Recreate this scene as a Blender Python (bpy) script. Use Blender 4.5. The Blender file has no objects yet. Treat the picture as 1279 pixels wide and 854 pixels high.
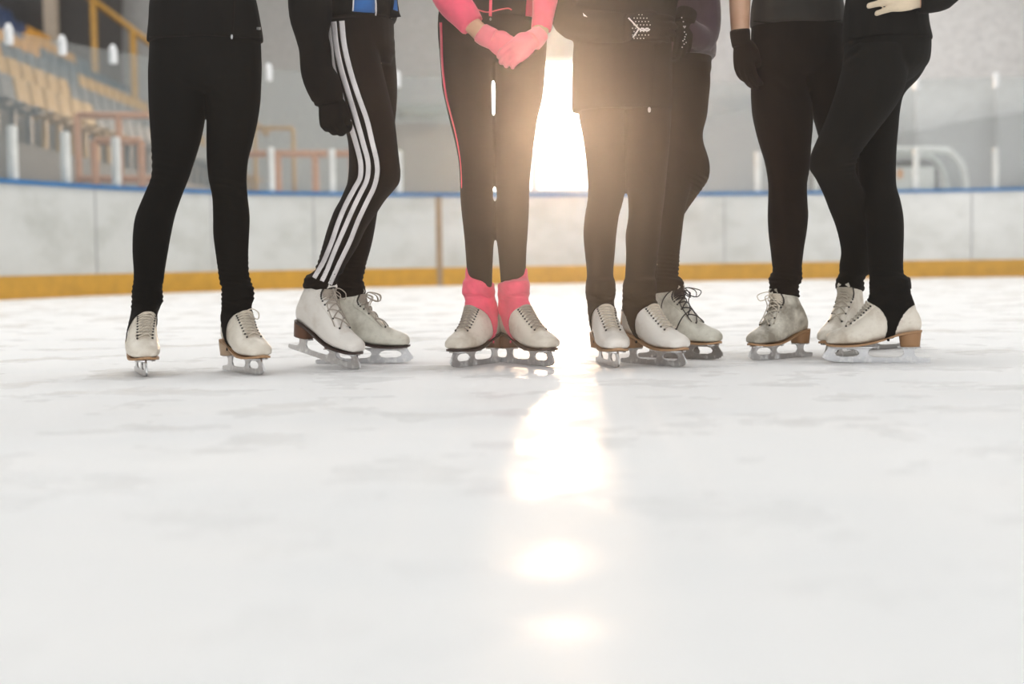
import bpy, bmesh, math, random
from mathutils import Vector, Matrix, noise
from mathutils.bvhtree import BVHTree
random.seed(7)
R = math.radians
SC = bpy.context.scene
COL = SC.collection

# ------------------------------------------------------------------ camera
F = 1776.0                      # focal length in pixels of a 1279 px wide frame (50 mm lens)
H = 0.31                        # camera height above the ice
PITCH = math.atan(104 / F)
ROLL = 0.01407
fwd = Vector((0, math.cos(PITCH), -math.sin(PITCH)))
r0 = Vector((1, 0, 0)); u0 = Vector((0, math.sin(PITCH), math.cos(PITCH)))
right = r0 * math.cos(ROLL) - u0 * math.sin(ROLL)
up = u0 * math.cos(ROLL) + r0 * math.sin(ROLL)
EYE = Vector((0, 0, H))
cd = bpy.data.cameras.new('camera'); cam = bpy.data.objects.new('camera', cd); COL.objects.link(cam)
cd.sensor_width = 36; cd.lens = F * 36 / 1279
M = Matrix((right, up, -fwd)).transposed().to_4x4(); M.translation = EYE
cam.matrix_world = M
cd.clip_start = 0.05; cd.clip_end = 200
cd.dof.use_dof = True; cd.dof.focus_distance = 4.12; cd.dof.aperture_fstop = 2.1
SC.camera = cam

def ray(px, py): return right * (px - 639.5) + up * (427 - py) + fwd * F
def W(px, py, Y):
    d = ray(px, py); return EYE + d * (Y / d.y)
def ICE(px, py):
    d = ray(px, py); return EYE + d * (-H / d.z)

# ------------------------------------------------------------------ materials
def nodes(name):
    m = bpy.data.materials.new(name); m.use_nodes = True
    nt = m.node_tree; b = nt.nodes['Principled BSDF']
    return m, nt, b
def pr(b, **k):
    for n, v in k.items():
        b.inputs[n.replace('_', ' ')].default_value = v
def noise_tex(nt, scale, detail=4, rough=.55, coord='Object', stretch=None):
    tc = nt.nodes.new('ShaderNodeTexCoord'); n = nt.nodes.new('ShaderNodeTexNoise')
    n.inputs['Scale'].default_value = scale; n.inputs['Detail'].default_value = detail; n.inputs['Roughness'].default_value = rough
    if stretch:
        mp = nt.nodes.new('ShaderNodeMapping'); mp.inputs['Scale'].default_value = stretch
        nt.links.new(tc.outputs[coord], mp.inputs[0]); nt.links.new(mp.outputs[0], n.inputs['Vector'])
    else:
        nt.links.new(tc.outputs[coord], n.inputs['Vector'])
    return n
def ramp(nt, src, stops):
    r = nt.nodes.new('ShaderNodeValToRGB')
    while len(r.color_ramp.elements) < len(stops): r.color_ramp.elements.new(.5)
    for e, (p, c) in zip(r.color_ramp.elements, stops):
        e.position = p; e.color = c if len(c) == 4 else (*c, 1)
    nt.links.new(src, r.inputs[0]); return r
def bump(nt, b, src, strength, dist):
    bp = nt.nodes.new('ShaderNodeBump'); bp.inputs['Strength'].default_value = strength; bp.inputs['Distance'].default_value = dist
    nt.links.new(src, bp.inputs['Height']); nt.links.new(bp.outputs[0], b.inputs['Normal']); return bp
def plain(name, c, rough=.5, metal=0., **k):
    m, nt, b = nodes(name); pr(b, Base_Color=(*c, 1), Roughness=rough, Metallic=metal, **k)
    n = noise_tex(nt, 9, 3)
    d = tuple(x * .86 for x in c); l = tuple(min(1, x * 1.08) for x in c)
    r = ramp(nt, n.outputs[0], [(.3, d), (.7, l)]); nt.links.new(r.outputs[0], b.inputs['Base Color'])
    return m
def fabric(name, c, rough=.85, sheen=.25, weave=900, bstr=.25):
    m, nt, b = nodes(name); pr(b, Roughness=rough, Sheen_Weight=sheen, Sheen_Roughness=.5, Specular_IOR_Level=.1)
    n = noise_tex(nt, 14, 5)
    r = ramp(nt, n.outputs[0], [(.3, tuple(x * .8 for x in c)), (.7, tuple(x * 1.15 for x in c))])
    nt.links.new(r.outputs[0], b.inputs['Base Color'])
    n2 = noise_tex(nt, weave, 2); bump(nt, b, n2.outputs[0], bstr, .0015)
    return m
MAT = {}
MAT['black'] = fabric('black_stretch_fabric', (.0042, .0042, .004), sheen=0.)
MAT['charcoal'] = fabric('charcoal_stretch_fabric', (.0095, .0088, .0078), sheen=.02)
MAT['brownblack'] = fabric('warm_black_fabric', (.0095, .0062, .0048), sheen=.03)
MAT['jacket'] = fabric('black_jacket_fabric', (.0045, .0042, .004), sheen=0.)
MAT['purple'] = fabric('purple_jacket_fabric', (.055, .032, .045), rough=.55, sheen=.3)
MAT['tee'] = fabric('charcoal_tee_fabric', (.040, .037, .033), sheen=.1)
MAT['pink'] = fabric('coral_pink_fabric', (.88, .115, .19), sheen=.3)
MAT['pinkglove'] = fabric('pink_knit_fabric', (.9, .22, .26), sheen=.4, weave=600)
MAT['pinktrim'] = fabric('pink_trim_fabric', (.8, .16, .2))
MAT['blue'] = fabric('blue_panel_fabric', (.035, .13, .36))
MAT['white'] = fabric('white_stripe_fabric', (.74, .70, .69), sheen=.1, bstr=.1)
MAT['cream'] = fabric('cream_glove_fabric', (.80, .66, .48), sheen=.3)
MAT['metal'] = plain('dull_steel', (.55, .55, .56), .32, 1.)
MAT['gem'] = plain('rhinestone', (.85, .82, .82), .15, .0, Specular_IOR_Level=1.)
def skin_mat():
    m, nt, b = nodes('skin'); pr(b, Roughness=.5, Subsurface_Weight=.12, Subsurface_Radius=(.01, .004, .002))
    n = noise_tex(nt, 25, 5); r = ramp(nt, n.outputs[0], [(.3, (.56, .31, .19)), (.7, (.66, .40, .26))])
    nt.links.new(r.outputs[0], b.inputs['Base Color']); return m
MAT['skin'] = skin_mat()
MAT['hair'] = plain('dark_brown_hair', (.05, .03, .02), .5)

def leather(name, base, dirt, amount, rough=.42):
    m, nt, b = nodes(name); pr(b, Roughness=rough, Specular_IOR_Level=.45)
    n = noise_tex(nt, 16, 8, .62)
    n2 = noise_tex(nt, 55, 6, .7, stretch=(1, 1, 2.2))
    r1 = ramp(nt, n.outputs[0], [(.62 - amount * .32, (0, 0, 0)), (.80 - amount * .2, (1, 1, 1))])
    r2 = ramp(nt, n2.outputs[0], [(.60 - amount * .12, (0, 0, 0)), (.72, (1, 1, 1))])
    mx = nt.nodes.new('ShaderNodeMath'); mx.operation = 'MAXIMUM'
    nt.links.new(r1.outputs[0], mx.inputs[0])
    sc = nt.nodes.new('ShaderNodeMath'); sc.operation = 'MULTIPLY'; sc.inputs[1].default_value = .25 + amount * .6
    nt.links.new(r2.outputs[0], sc.inputs[0]); nt.links.new(sc.outputs[0], mx.inputs[1])
    fac = nt.nodes.new('ShaderNodeMath'); fac.operation = 'MULTIPLY'; fac.inputs[1].default_value = .35 + amount * .5
    nt.links.new(mx.outputs[0], fac.inputs[0])
    mix = nt.nodes.new('ShaderNodeMix'); mix.data_type = 'RGBA'
    mix.inputs['A'].default_value = (*base, 1); mix.inputs['B'].default_value = (*dirt, 1)
    nt.links.new(fac.outputs[0], mix.inputs['Factor']); nt.links.new(mix.outputs['Result'], b.inputs['Base Color'])
    bump(nt, b, n2.outputs[0], .12, .002)
    return m
MAT['boot'] = leather('white_skate_leather', (.78, .72, .62), (.34, .24, .15), .44)
MAT['boot_clean'] = leather('clean_white_skate_leather', (.82, .78, .72), (.44, .34, .24), .33)
MAT['boot_dirty'] = leather('scuffed_skate_leather', (.74, .70, .60), (.12, .09, .055), .85)
MAT['boot_grey'] = leather('worn_grey_skate_leather', (.66, .64, .55), (.20, .17, .11), .62)
MAT['lace'] = fabric('cream_lace', (.62, .55, .45), weave=1500)
MAT['lace_grey'] = fabric('grimy_lace', (.42, .36, .30), weave=1500)
MAT['lace_black'] = fabric('black_lace', (.012, .012, .014), weave=1500)
MAT['sole_dark'] = plain('dark_sole_leather', (.05, .03, .025), .45)
MAT['sole_tan'] = plain('tan_sole_leather', (.42, .24, .12), .5)
MAT['heel_tan'] = plain('tan_stacked_heel', (.36, .19, .085), .5)
MAT['heel_brown'] = plain('brown_stacked_heel', (.14, .06, .03), .42)
MAT['heel_pale'] = plain('pale_stacked_heel', (.50, .36, .24), .5)
MAT['eyelet'] = plain('dark_eyelet', (.05, .045, .04), .4, .5)
def blade_mat(name, frost, c=(.62, .62, .63)):
    m, nt, b = nodes(name); pr(b, Metallic=1., Roughness=.34)
    n = noise_tex(nt, 60, 6, .65)
    r = ramp(nt, n.outputs[0], [(.56 - frost * .3, (0, 0, 0)), (.70 - frost * .2, (1, 1, 1))])
    mix = nt.nodes.new('ShaderNodeMix'); mix.data_type = 'RGBA'
    mix.inputs['A'].default_value = (*c, 1); mix.inputs['B'].default_value = (.86, .86, .85, 1)
    nt.links.new(r.outputs[0], mix.inputs['Factor']); nt.links.new(mix.outputs['Result'], b.inputs['Base Color'])
    inv = nt.nodes.new('ShaderNodeMath'); inv.operation = 'SUBTRACT'; inv.inputs[0].default_value = 1
    nt.links.new(r.outputs[0], inv.inputs[1]); nt.links.new(inv.outputs[0], b.inputs['Metallic'])
    rr = nt.nodes.new('ShaderNodeMapRange'); rr.inputs[3].default_value = .3; rr.inputs[4].default_value = .8
    nt.links.new(r.outputs[0], rr.inputs[0]); nt.links.new(rr.outputs[0], b.inputs['Roughness'])
    return m
MAT['blade'] = blade_mat('frosted_blade_steel', .25)
MAT['blade_dark'] = blade_mat('dull_blade_steel', .05, (.36, .35, .34))

# ------------------------------------------------------------------ mesh helpers
class MB:
    def __init__(s): s.v = []; s.f = []
    def add(s, v, f):
        b = len(s.v); s.v += [Vector(x) for x in v]; s.f += [tuple(b + i for i in q) for q in f]; return s
    def loft(s, rings, cap0=True, cap1=True):
        n = len(rings[0]); v = [p for r in rings for p in r]; f = []
        for i in range(len(rings) - 1):
            for j in range(n):
                k = (j + 1) % n
                f.append((i * n + j, i * n + k, (i + 1) * n + k, (i + 1) * n + j))
        if cap0: f.append(tuple(range(n))[::-1])
        if cap1: f.append(tuple((len(rings) - 1) * n + j for j in range(n)))
        return s.add(v, f)
    def box(s, c, h, rot=None):
        c = Vector(c); v = []
        for x in (-1, 1):
            for y in (-1, 1):
                for z in (-1, 1):
                    p = Vector((x * h[0], y * h[1], z * h[2]))
                    if rot: p = rot @ p
                    v.append(c + p)
        return s.add(v, [(0, 1, 3, 2), (4, 6, 7, 5), (0, 4, 5, 1), (2, 3, 7, 6), (0, 2, 6, 4), (1, 5, 7, 3)])
    def tube(s, pts, rad, n=10, squash=1., sub=3):
        pts = [Vector(p) for p in pts]
        if not hasattr(rad, '__len__'): rad = [rad] * len(pts)
        P, Rr = [], []
        for i in range(len(pts) - 1):
            a, b, c, d = pts[max(i - 1, 0)], pts[i], pts[i + 1], pts[min(i + 2, len(pts) - 1)]
            for k in range(sub):
                t = k / sub; P.append(cr(a, b, c, d, t))
                Rr.append(cr(rad[max(i - 1, 0)], rad[i], rad[i + 1], rad[min(i + 2, len(pts) - 1)], t))
        P.append(pts[-1]); Rr.append(rad[-1])
        T = [(P[min(i + 1, len(P) - 1)] - P[max(i - 1, 0)]).normalized() for i in range(len(P))]
        u = T[0].orthogonal().normalized(); rings = []
        for p, t, r in zip(P, T, Rr):
            u = (u - t * u.dot(t)); u = u.normalized() if u.length > 1e-6 else t.orthogonal().normalized()
            w = t.cross(u)
            rings.append([p + (u * math.cos(a) + w * math.sin(a) * squash) * r for a in [2 * math.pi * j / n for j in range(n)]])
        return s.loft(rings)
    def ball(s, c, r, n=12, m=8):
        c = Vector(c); r = r if hasattr(r, '__len__') else (r, r, r); rings = []
        for i in range(1, m):
            a = math.pi * i / m
            rings.append([c + Vector((r[0] * math.sin(a) * math.cos(b), r[1] * math.sin(a) * math.sin(b), r[2] * math.cos(a)))
                          for b in [2 * math.pi * j / n for j in range(n)]])
        return s.loft(rings[::-1])
    def mesh(s, name):
        me = bpy.data.meshes.new(name); me.from_pydata([tuple(v) for v in s.v], [], s.f); me.update()
        bm = bmesh.new(); bm.from_mesh(me); bmesh.ops.recalc_face_normals(bm, faces=bm.faces); bm.to_mesh(me); bm.free()
        return me
    def build(s, name, mat, parent=None, smooth=True, loc=None):
        return link(name, s.mesh(name), mat, parent, smooth, loc)
def cr(a, b, c, d, t):
    return b * 1.0 + (c - a) * (.5 * t) + (a * 2 - b * 5 + c * 4 - d) * (.5 * t * t) + (b * 3 - a - c * 3 + d) * (.5 * t ** 3)
def link(name, me, mat, parent=None, smooth=True, loc=None):
    """Mesh given in the parent's own frame (or the world when it has none)."""
    o = bpy.data.objects.new(name, me); COL.objects.link(o)
    if mat is not None:
        me.materials.clear(); me.materials.append(mat)
    if smooth: me.polygons.foreach_set('use_smooth', [True] * len(me.polygons))
    if parent is not None: o.parent = parent
    if loc is not None: o.location = loc
    return o
def shift(me, d):
    me.transform(Matrix.Translation(d)); return me
def union(mb, voxel=.005, smooth=3, name='union'):
    me = mb.mesh(name); o = bpy.data.objects.new('work', me); COL.objects.link(o)
    m = o.modifiers.new('r', 'REMESH'); m.mode = 'VOXEL'; m.voxel_size = voxel; m.use_smooth_shade = True
    if smooth:
        q = o.modifiers.new('s', 'SMOOTH'); q.factor = .5; q.iterations = smooth
    dg = bpy.context.evaluated_depsgraph_get(); dg.update()
    out = bpy.data.meshes.new_from_object(o.evaluated_get(dg))
    bpy.data.objects.remove(o); bpy.data.meshes.remove(me); out.name = name
    return out
def tag(o, label, cat=None, group=None, kind=None):
    if label: o['label'] = label
    if cat: o['category'] = cat
    if group: o['group'] = group
    if kind: o['kind'] = kind
    return o
def empty(name, loc, label, cat, group=None):
    o = bpy.data.objects.new(name, None); COL.objects.link(o); o.location = loc; o.empty_display_size = .1
    return tag(o, label, cat, group)
def struct(name, mb, mat, smooth=False, parent=None):
    o = mb.build(name, mat, parent, smooth)
    if parent is None: o['kind'] = 'structure'
    return o

# rows: (pixel y, pixel x left, pixel x right, half depth in metres or None); one horizontal ellipse each
def rings_from_rows(rows, Yf, n=28, sub=4, shrink=0., ratio=1.05, power=2.0):
    pts = []
    for r in rows:
        Y = Yf(r[0]) if callable(Yf) else Yf
        c = W((r[1] + r[2]) / 2, r[0], Y); hw = (r[2] - r[1]) / 2 * Y / F
        hd = r[3] if len(r) > 3 and r[3] else hw * ratio
        pts.append(Vector((c.x, c.y, c.z)).to_tuple() + (hw, hd))
    out = []
    L = len(pts)
    for i in range(L - 1):
        a, b, c, d = pts[max(i - 1, 0)], pts[i], pts[i + 1], pts[min(i + 2, L - 1)]
        for k in range(sub):
            t = k / sub; out.append([cr(a[q], b[q], c[q], d[q], t) for q in range(5)])
    out.append(list(pts[-1]))
    rings = []
    for x, y, z, hw, hd in out:
        hw = max(hw - shrink, .004); hd = max(hd - shrink, .004)
        ring = []
        for j in range(n):
            a = 2 * math.pi * j / n; ca, sa = math.cos(a), math.sin(a)
            e = 2 / power
            ring.append(Vector((x + hw * math.copysign(abs(ca) ** e, ca), y + hd * math.copysign(abs(sa) ** e, sa), z)))
        rings.append(ring)
    return rings
def lerpY(y0, Y0, y1, Y1):
    return lambda y: Y0 + (Y1 - Y0) * min(1, max(0, (y - y0) / (y1 - y0)))

def wrinkle(me, specs, seed=0, und=.0012, und_scale=7):
    """Folds of cloth: specs = (centre, radius, amplitude, wavelength, direction)."""
    vs = me.vertices
    nor = [v.normal.copy() for v in vs]
    for v, n in zip(vs, nor):
        p = v.co.copy(); d = und * noise.noise(p * und_scale + Vector((seed, 0, 0)))
        for c, rad, amp, wl, dr in specs:
            q = (p - c).length / rad
            if q < 1.6:
                ph = p.dot(dr) / wl * 6.283 + 2.6 * noise.noise(p * 14 + Vector((0, seed, 3)))
                a = (math.sin(ph) + .6 * noise.noise(p * 45))
                d += amp * math.exp(-q * q * 1.6) * a
        v.co = p + n * d
    me.update()

# ------------------------------------------------------------------ skates
# side profile of the boot: pairs (bottom x, bottom z, top x, top z, half width)
SEC = [(.2635, .060, .2640, .070, .010), (.2600, .0555, .2615, .0790, .0225), (.2530, .0530, .2540, .0865, .0315),
       (.2400, .0515, .2420, .0925, .0380), (.2100, .0510, .2180, .1010, .0440), (.1750, .0525, .1900, .1150, .0455),
       (.1350, .0580, .1650, .1360, .0425), (.0900, .0700, .1450, .1590, .0380), (.0450, .0810, .1320, .1770, .0355),
       (.0100, .0880, .1255, .1880, .0335), (-.0020, .1020, .1235, .1950, .0325), (-.0030, .1250, .1220, .2000, .0320),
       (.0065, .1520, .1215, .2040, .0325), (.0180, .1790, .1215, .2065, .0335), (.0250, .2000, .1215, .2085, .0350)]
def sec(t):
    t = max(0, min(len(SEC) - 1, t)); i = min(int(t), len(SEC) - 2); k = t - i
    a, b, c, d = SEC[max(i - 1, 0)], SEC[i], SEC[i + 1], SEC[min(i + 2, len(SEC) - 1)]
    return [cr(a[q], b[q], c[q], d[q], k) for q in range(5)]
SHEAR = [0., 0.]
def lean(p):
    q = max(0, p.z - .085)
    return Vector((p.x + SHEAR[0] * q, p.y + SHEAR[1] * q, p.z))
def surf(t, a, off=0.):
    """Point of the boot surface: t runs toe to cuff, a = angle from the front ridge (0) round to the back (pi)."""
    bx, bz, tx, tz, w = sec(t)
    B = Vector((bx, 0, bz)); T = Vector((tx, 0, tz)); c = (B + T) / 2; u = (T - B) / 2
    h = u.length; u.normalize()
    ca, sa = math.cos(a), math.sin(a)
    foot = max(0, min(1, (8.2 - t) / 2.5))
    e = 1.0
    if ca < 0: e = 1.0 - .42 * foot
    cc = math.copysign(abs(ca) ** e, ca)
    ss = math.copysign(abs(sa) ** (1.0 - .12 * (1 - foot)), sa)
    low = 1 + .10 * foot * (-ca)
    p = c + u * (cc * h) + Vector((0, 1, 0)) * (ss * w * low)
    if off:
        n = (u * (cc / max(h, .02)) + Vector((0, 1, 0)) * (ss / w)); n.normalize(); p += n * off
    return lean(p)
def edge_x(z, tab):
    if z <= tab[0][0]: return tab[0][1]
    for (z0, x0), (z1, x1) in zip(tab, tab[1:]):
        if z <= z1:
            k = (z - z0) / (z1 - z0); k = k * k * (3 - 2 * k) if False else k
            return x0 + (x1 - x0) * k
    return tab[-1][1]
FRONT_EDGE = [(.045, .104), (.070, .101), (.095, .094), (.115, .094), (.130, .098), (.145, .106), (.155, .115), (.163, .127), (.170, .140), (.180, .165)]
BACK_EDGE = [(.045, .080), (.075, .076), (.100, .068), (.120, .059), (.140, .048), (.155, .035), (.168, .018), (.180, -.02)]

EYE_MESH = {}
def arc(n): return [2 * math.pi * j / n for j in range(n)]
NS = len(SEC) - 1
def skate_matrix(px, py, yaw, pitch=0., scale=1.):
    """(px, py): where the middle of the blade touches the ice; yaw: heading of the toe in degrees; pitch: heel lifted."""
    cx = .127
    m = Matrix.Translation(ICE(px, py)) @ Matrix.Rotation(R(yaw), 4, 'Z') @ Matrix.Scale(scale, 4)
    if pitch:
        piv = Vector((.240 - cx, 0, 0))
        m = m @ Matrix.Translation(piv) @ Matrix.Rotation(R(pitch), 4, 'Y') @ Matrix.Translation(-piv)
    return m @ Matrix.Translation(Vector((-cx, 0, 0)))
def skate(parent, base_loc, M1, mats, shear=(0., 0.), cover=None, cover_name='boot_cover', loops=0, label=None, tongue=True, wrap=False, stick=.018, nrow=12):
    if cover: tongue = False
    SHEAR[:] = shear
    px = M1.translation.x * 400
    # boot upper
    nt_, na = 62, 44
    mb = MB(); rings = []
    for i in range(nt_):
        t = NS * i / (nt_ - 1); rings.append([])
        for a in arc(na):
            p = surf(t, a)
            cr_ = noise.noise(Vector((p.x * 60, p.y * 25, p.z * 60)) + Vector((px * .37, 0, 0)))
            p = surf(t, a, .0011 * cr_ if 1 < t < NS - 1 else 0); rings[-1].append(p)
    mb.loft(rings, True, False)
    # rolled cuff, then down into the boot
    inner = [[surf(NS, a, 0) + Vector((0, 0, .003)) for a in arc(na)], [surf(NS, a, -.004) + Vector((0, 0, .0025)) for a in arc(na)], [surf(NS - .8, a, -.005) for a in arc(na)]]
    mb.loft([rings[-1]] + inner, False, True)
    # lace facings: a slightly raised band either side of the opening
    for s in (-1, 1):
        grid = []
        for i in range(40):
            t = 5.0 + (NS - 5.05) * i / 39
            wv = sec(t)[4]
            grid.append([surf(t, s * math.asin(min(.95, y / wv)), o) for y, o in ((.010, .0002), (.0105, .0022), (.018, .0024), (.0265, .0022), (.0272, .0))])
        v = [p for r in grid for p in r]; f = []
        for i in range(39):
            for j in range(4): f.append((i * 5 + j, i * 5 + j + 1, (i + 1) * 5 + j + 1, (i + 1) * 5 + j))
        mb.add(v, f)
    boot = mb.build('skate', mats['boot'], parent)
    boot.matrix_local = Matrix.Translation(-base_loc) @ M1
    if label: boot['label'] = label
    # tongue with a padded top standing above the cuff
    tg = MB(); rows = []
    for i in range(30):
        t = 5.0 + ((7.6 if cover else NS) - 5.0) * i / 29
        wv = sec(t)[4]
        rows.append([surf(t, math.asin(max(-.95, min(.95, y / wv))), .0008) for y in (-.011, -.006, 0, .006, .011)])
    topc = lean(Vector((.1215, 0, .2085))); ax = Vector((.1, 0, 1)).normalized()
    if tongue:
        for k in range(1, 6):
            q = k / 5
            rows.append([topc + ax * (stick * q) + Vector((.004 * math.sin(q * 3) - .22 * y * y / .02, y * (1.6 - .5 * q * q), 0)) for y in (-.013, -.007, 0, .007, .013)])
    nr = len(rows); v = [p for r in rows for p in r]; f = []
    for i in range(nr - 1):
        for j in range(4): f.append((i * 5 + j, i * 5 + j + 1, (i + 1) * 5 + j + 1, (i + 1) * 5 + j))
    b0 = len(v); v += [p - Vector((.004, 0, 0)) for p in v[:b0]]; f += [tuple(i + b0 for i in q[::-1]) for q in f[:]]
    for j in range(4): f.append(((nr - 1) * 5 + j, (nr - 1) * 5 + j + 1, (nr - 1) * 5 + j + 1 + b0, (nr - 1) * 5 + j + b0))
    tg.add(v, f); tg.build('tongue', mats.get('tongue', mats['boot']), boot)
    # eyelets and laces
    eyes = []; lc = MB()
    T0, T1 = 4.85, NS - .25
    if cover: T0, T1, nrow = 4.45, 7.55, 9
    def eye(i, s):
        t = T0 + (T1 - T0) * (i / (nrow - 1)) ** .85; wv = sec(t)[4]
        return t, s * math.asin(min(.95, .0195 / wv))
    for i in range(nrow):
        for s in (-1, 1):
            t, a = eye(i, s); eyes.append(surf(t, a * 1.14, .0022))
    ra = .0019
    for i in range(nrow):
        for s in (-1, 1):
            t0, a0 = eye(i, s); t1, a1 = eye(min(i + 1, nrow - 1), -s)
            if i == nrow - 1: t1 = t0
            pts = []
            for k in range(7):
                q = k / 6
                pts.append(surf(t0 + (t1 - t0) * q, a0 + (a1 - a0) * q, .0040 + (.0014 if s > 0 else 0) * math.sin(q * math.pi) + .0018 * math.sin(q * math.pi)))
            lc.tube(pts, ra, 6, sub=2)
    if loops:
        top = surf(T1, 0, .006); rnd = random.Random(int(px))
        for k in range(loops):
            s = -1 if k % 2 else 1
            L = .03 + .02 * rnd.random()
            lc.tube([top, top + Vector((.012, s * .012, .006)), top + Vector((.022 + L * .4, s * (.018 + .01 * k), -.004)), top + Vector((.026 + L * .3, s * .016, -.022)), top + Vector((.010, s * .006, -.012)), top], .0016, 6, sub=4)
        for s in (-1, 1) if not cover else ():
            lc.tube([top, top + Vector((.02, s * .012, -.010)), surf(7.6, s * .5, .009), surf(6.2, s * .62, .007), surf(5.2, s * .75, .005)], .0016, 6, sub=4)
    if wrap:
        lc.tube([surf(6.3, 0, .005), surf(6.25, -.8, .004), surf(6.2, -1.5, .003), surf(6.2, -2.3, .003), surf(6.2, -2.9, .004)], .0019, 6, sub=4)
        lc.tube([surf(NS - .5, -.9, .004), surf(NS - 1.5, -1.1, .004), surf(NS - 3, -1.25, .004), surf(NS - 4.6, -1.35, .004)], .0017, 6, sub=4)
    if 'm' not in EYE_MESH:
        EYE_MESH['m'] = MB().ball((0, 0, 0), (.0031, .0031, .0031), 8, 6).mesh('eyelet')
    for q in eyes: link('eyelet', EYE_MESH['m'], None, boot, True, q)
    if not EYE_MESH['m'].materials: EYE_MESH['m'].materials.append(MAT['eyelet'])
    lc.build('laces', mats['lace'], boot)
    # sole plate
    so = MB(); top, bot, wid = [], [], []
    xs = [.2655, .262, .252, .235, .21, .18, .15, .12, .095, .07, .045, .02, .002, -.006]
    zs = [.0535, .0515, .050, .0485, .048, .0495, .0535, .060, .0675, .0765, .083, .0875, .089, .0895]
    ws = [.006, .018, .031, .0395, .0455, .0465, .0435, .0385, .0345, .0325, .0335, .033, .022, .006]
    n = len(xs); v = []; f = []
    for x, z, w_ in zip(xs, zs, ws):
        w_ *= .93; x = .004 + x * .985
        v += [Vector((x, -w_, z + .003)), Vector((x, w_, z + .003)), Vector((x, w_ * .97, z - .0028)), Vector((x, -w_ * .97, z - .0028))]
    for i in range(n - 1):
        for j in range(4): f.append((i * 4 + j, i * 4 + (j + 1) % 4, (i + 1) * 4 + (j + 1) % 4, (i + 1) * 4 + j))
    f += [(0, 1, 2, 3), ((n - 1) * 4, (n - 1) * 4 + 3, (n - 1) * 4 + 2, (n - 1) * 4 + 1)]
    so.add(v, f).build('sole', mats['sole'], boot, False)
    # stacked heel, D shaped, its top following the slope of the sole
    he = MB(); rg = []
    for q in [k / 6 for k in range(7)]:
        ring = []
        for a in arc(28):
            ca, sa = math.cos(a), math.sin(a)
            x = .034 + (.034 - .004 * q) * ca * (1 if ca < 0 else .98) - (.006 if ca > 0 else 0) * (1 - abs(sa)) + .001 * math.sin(q * 19)
            y = (.0315 - .0035 * q) * math.copysign(abs(sa) ** .8, sa)
            zt = .0860 - .20 * max(0, x - .02)
            ring.append(Vector((x, y, zt + (.0455 - zt) * q)))
        rg.append(ring)
    he.loft(rg).build('heel', mats['heel'], boot)
    # blade: outline with two windows, extruded
    cu = bpy.data.curves.new('blade', 'CURVE'); cu.dimensions = '2D'; cu.fill_mode = 'BOTH'; cu.extrude = .0019; cu.bevel_depth = .0005; cu.bevel_resolution = 0
    out = [(-.024, .003), (-.021, .0006), (.0, 0), (.12, 0), (.215, .0004), (.245, .0022), (.255, .0050), (.259, .0040), (.261, .0085), (.266, .0070), (.268, .0120), (.2735, .0125), (.2735, .0200),
           (.266, .0290), (.260, .0370), (.256, .0455), (.128, .0455), (.134, .0405), (.144, .0360), (.1475, .0280), (.1430, .0200), (.132, .0160), (.110, .0148), (.066, .0150), (.054, .0185), (.0475, .0260), (.0490, .0370), (.056, .0430), (.064, .0455),
           (.004, .0455), (.012, .0420), (.019, .0350), (.0200, .0250), (.0150, .0175), (.004, .0145), (-.020, .0125), (-.024, .010)]
    hole = [(.176, .0185), (.190, .0160), (.222, .0165), (.236, .0200), (.240, .0275), (.234, .0350), (.222, .0385), (.190, .0385), (.176, .0345), (.170, .0265)]
    for ring in (out, hole):
        sp = cu.splines.new('POLY'); sp.points.add(len(ring) - 1); sp.use_cyclic_u = True
        for p_, (x, z) in zip(sp.points, ring): p_.co = (x, z, 0, 1)
    ob = bpy.data.objects.new('work', cu); COL.objects.link(ob)
    dg = bpy.context.evaluated_depsgraph_get(); dg.update()
    bl = bpy.data.meshes.new_from_object(ob.evaluated_get(dg)); bpy.data.objects.remove(ob); bpy.data.curves.remove(cu)
    bl.transform(Matrix.Rotation(R(90), 4, 'X'))
    bm = bmesh.new(); bm.from_mesh(bl)
    pl = MB()
    for x0, x1, w0, w1, z in ((.122, .254, .018, .028, .0445), (.002, .066, .019, .017, .0445)):
        pts = [(x0, -w0 * .6), (x0 + .012, -w0), ((x0 + x1) / 2, -(w0 + w1) / 2), (x1 - .016, -w1), (x1, -w1 * .55), (x1, w1 * .55), (x1 - .016, w1), ((x0 + x1) / 2, (w0 + w1) / 2), (x0 + .012, w0), (x0, w0 * .6)]
        pl.loft([[Vector((x, y, z - .002)) for x, y in pts], [Vector((x, y, z + .0015)) for x, y in pts]])
        for x, y in ((x0 + .014, w0 * .7), (x0 + .014, -w0 * .7), (x1 - .02, w1 * .7), (x1 - .02, -w1 * .7)):
            pl.ball((x, y, z - .0022), (.0032, .0032, .0016), 8, 6)
    bm2 = bmesh.new(); bm2.from_mesh(pl.mesh('plates')); tmp = bpy.data.meshes.new('t'); bm2.to_mesh(tmp); bm.from_mesh(tmp); bm2.free()
    bm.to_mesh(bl); bm.free(); bl.name = 'blade'
    link('blade', bl, mats['blade'], boot, False)
    # stirrup of the leggings pulled over the boot
    if cover:
        na2, nt2 = 120, 150; tA, tB = 5.0, NS
        P0 = [[surf(tA + (tB - tA) * i / (nt2 - 1), a, 0) for a in arc(na2)] for i in range(nt2)]
        P1 = []
        for i in range(nt2):
            t = tA + (tB - tA) * i / (nt2 - 1); row = []
            for k, a in enumerate(arc(na2)):
                q = P0[i][k]
                o = .0042 + .0013 * noise.noise(q * 30) + .0007 * math.sin(q.z * 520 + q.x * 170 + 3 * noise.noise(q * 22)) + max(0, (q.z - .16)) * .08
                row.append(surf(t, a, o))
            P1.append(row)
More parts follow.
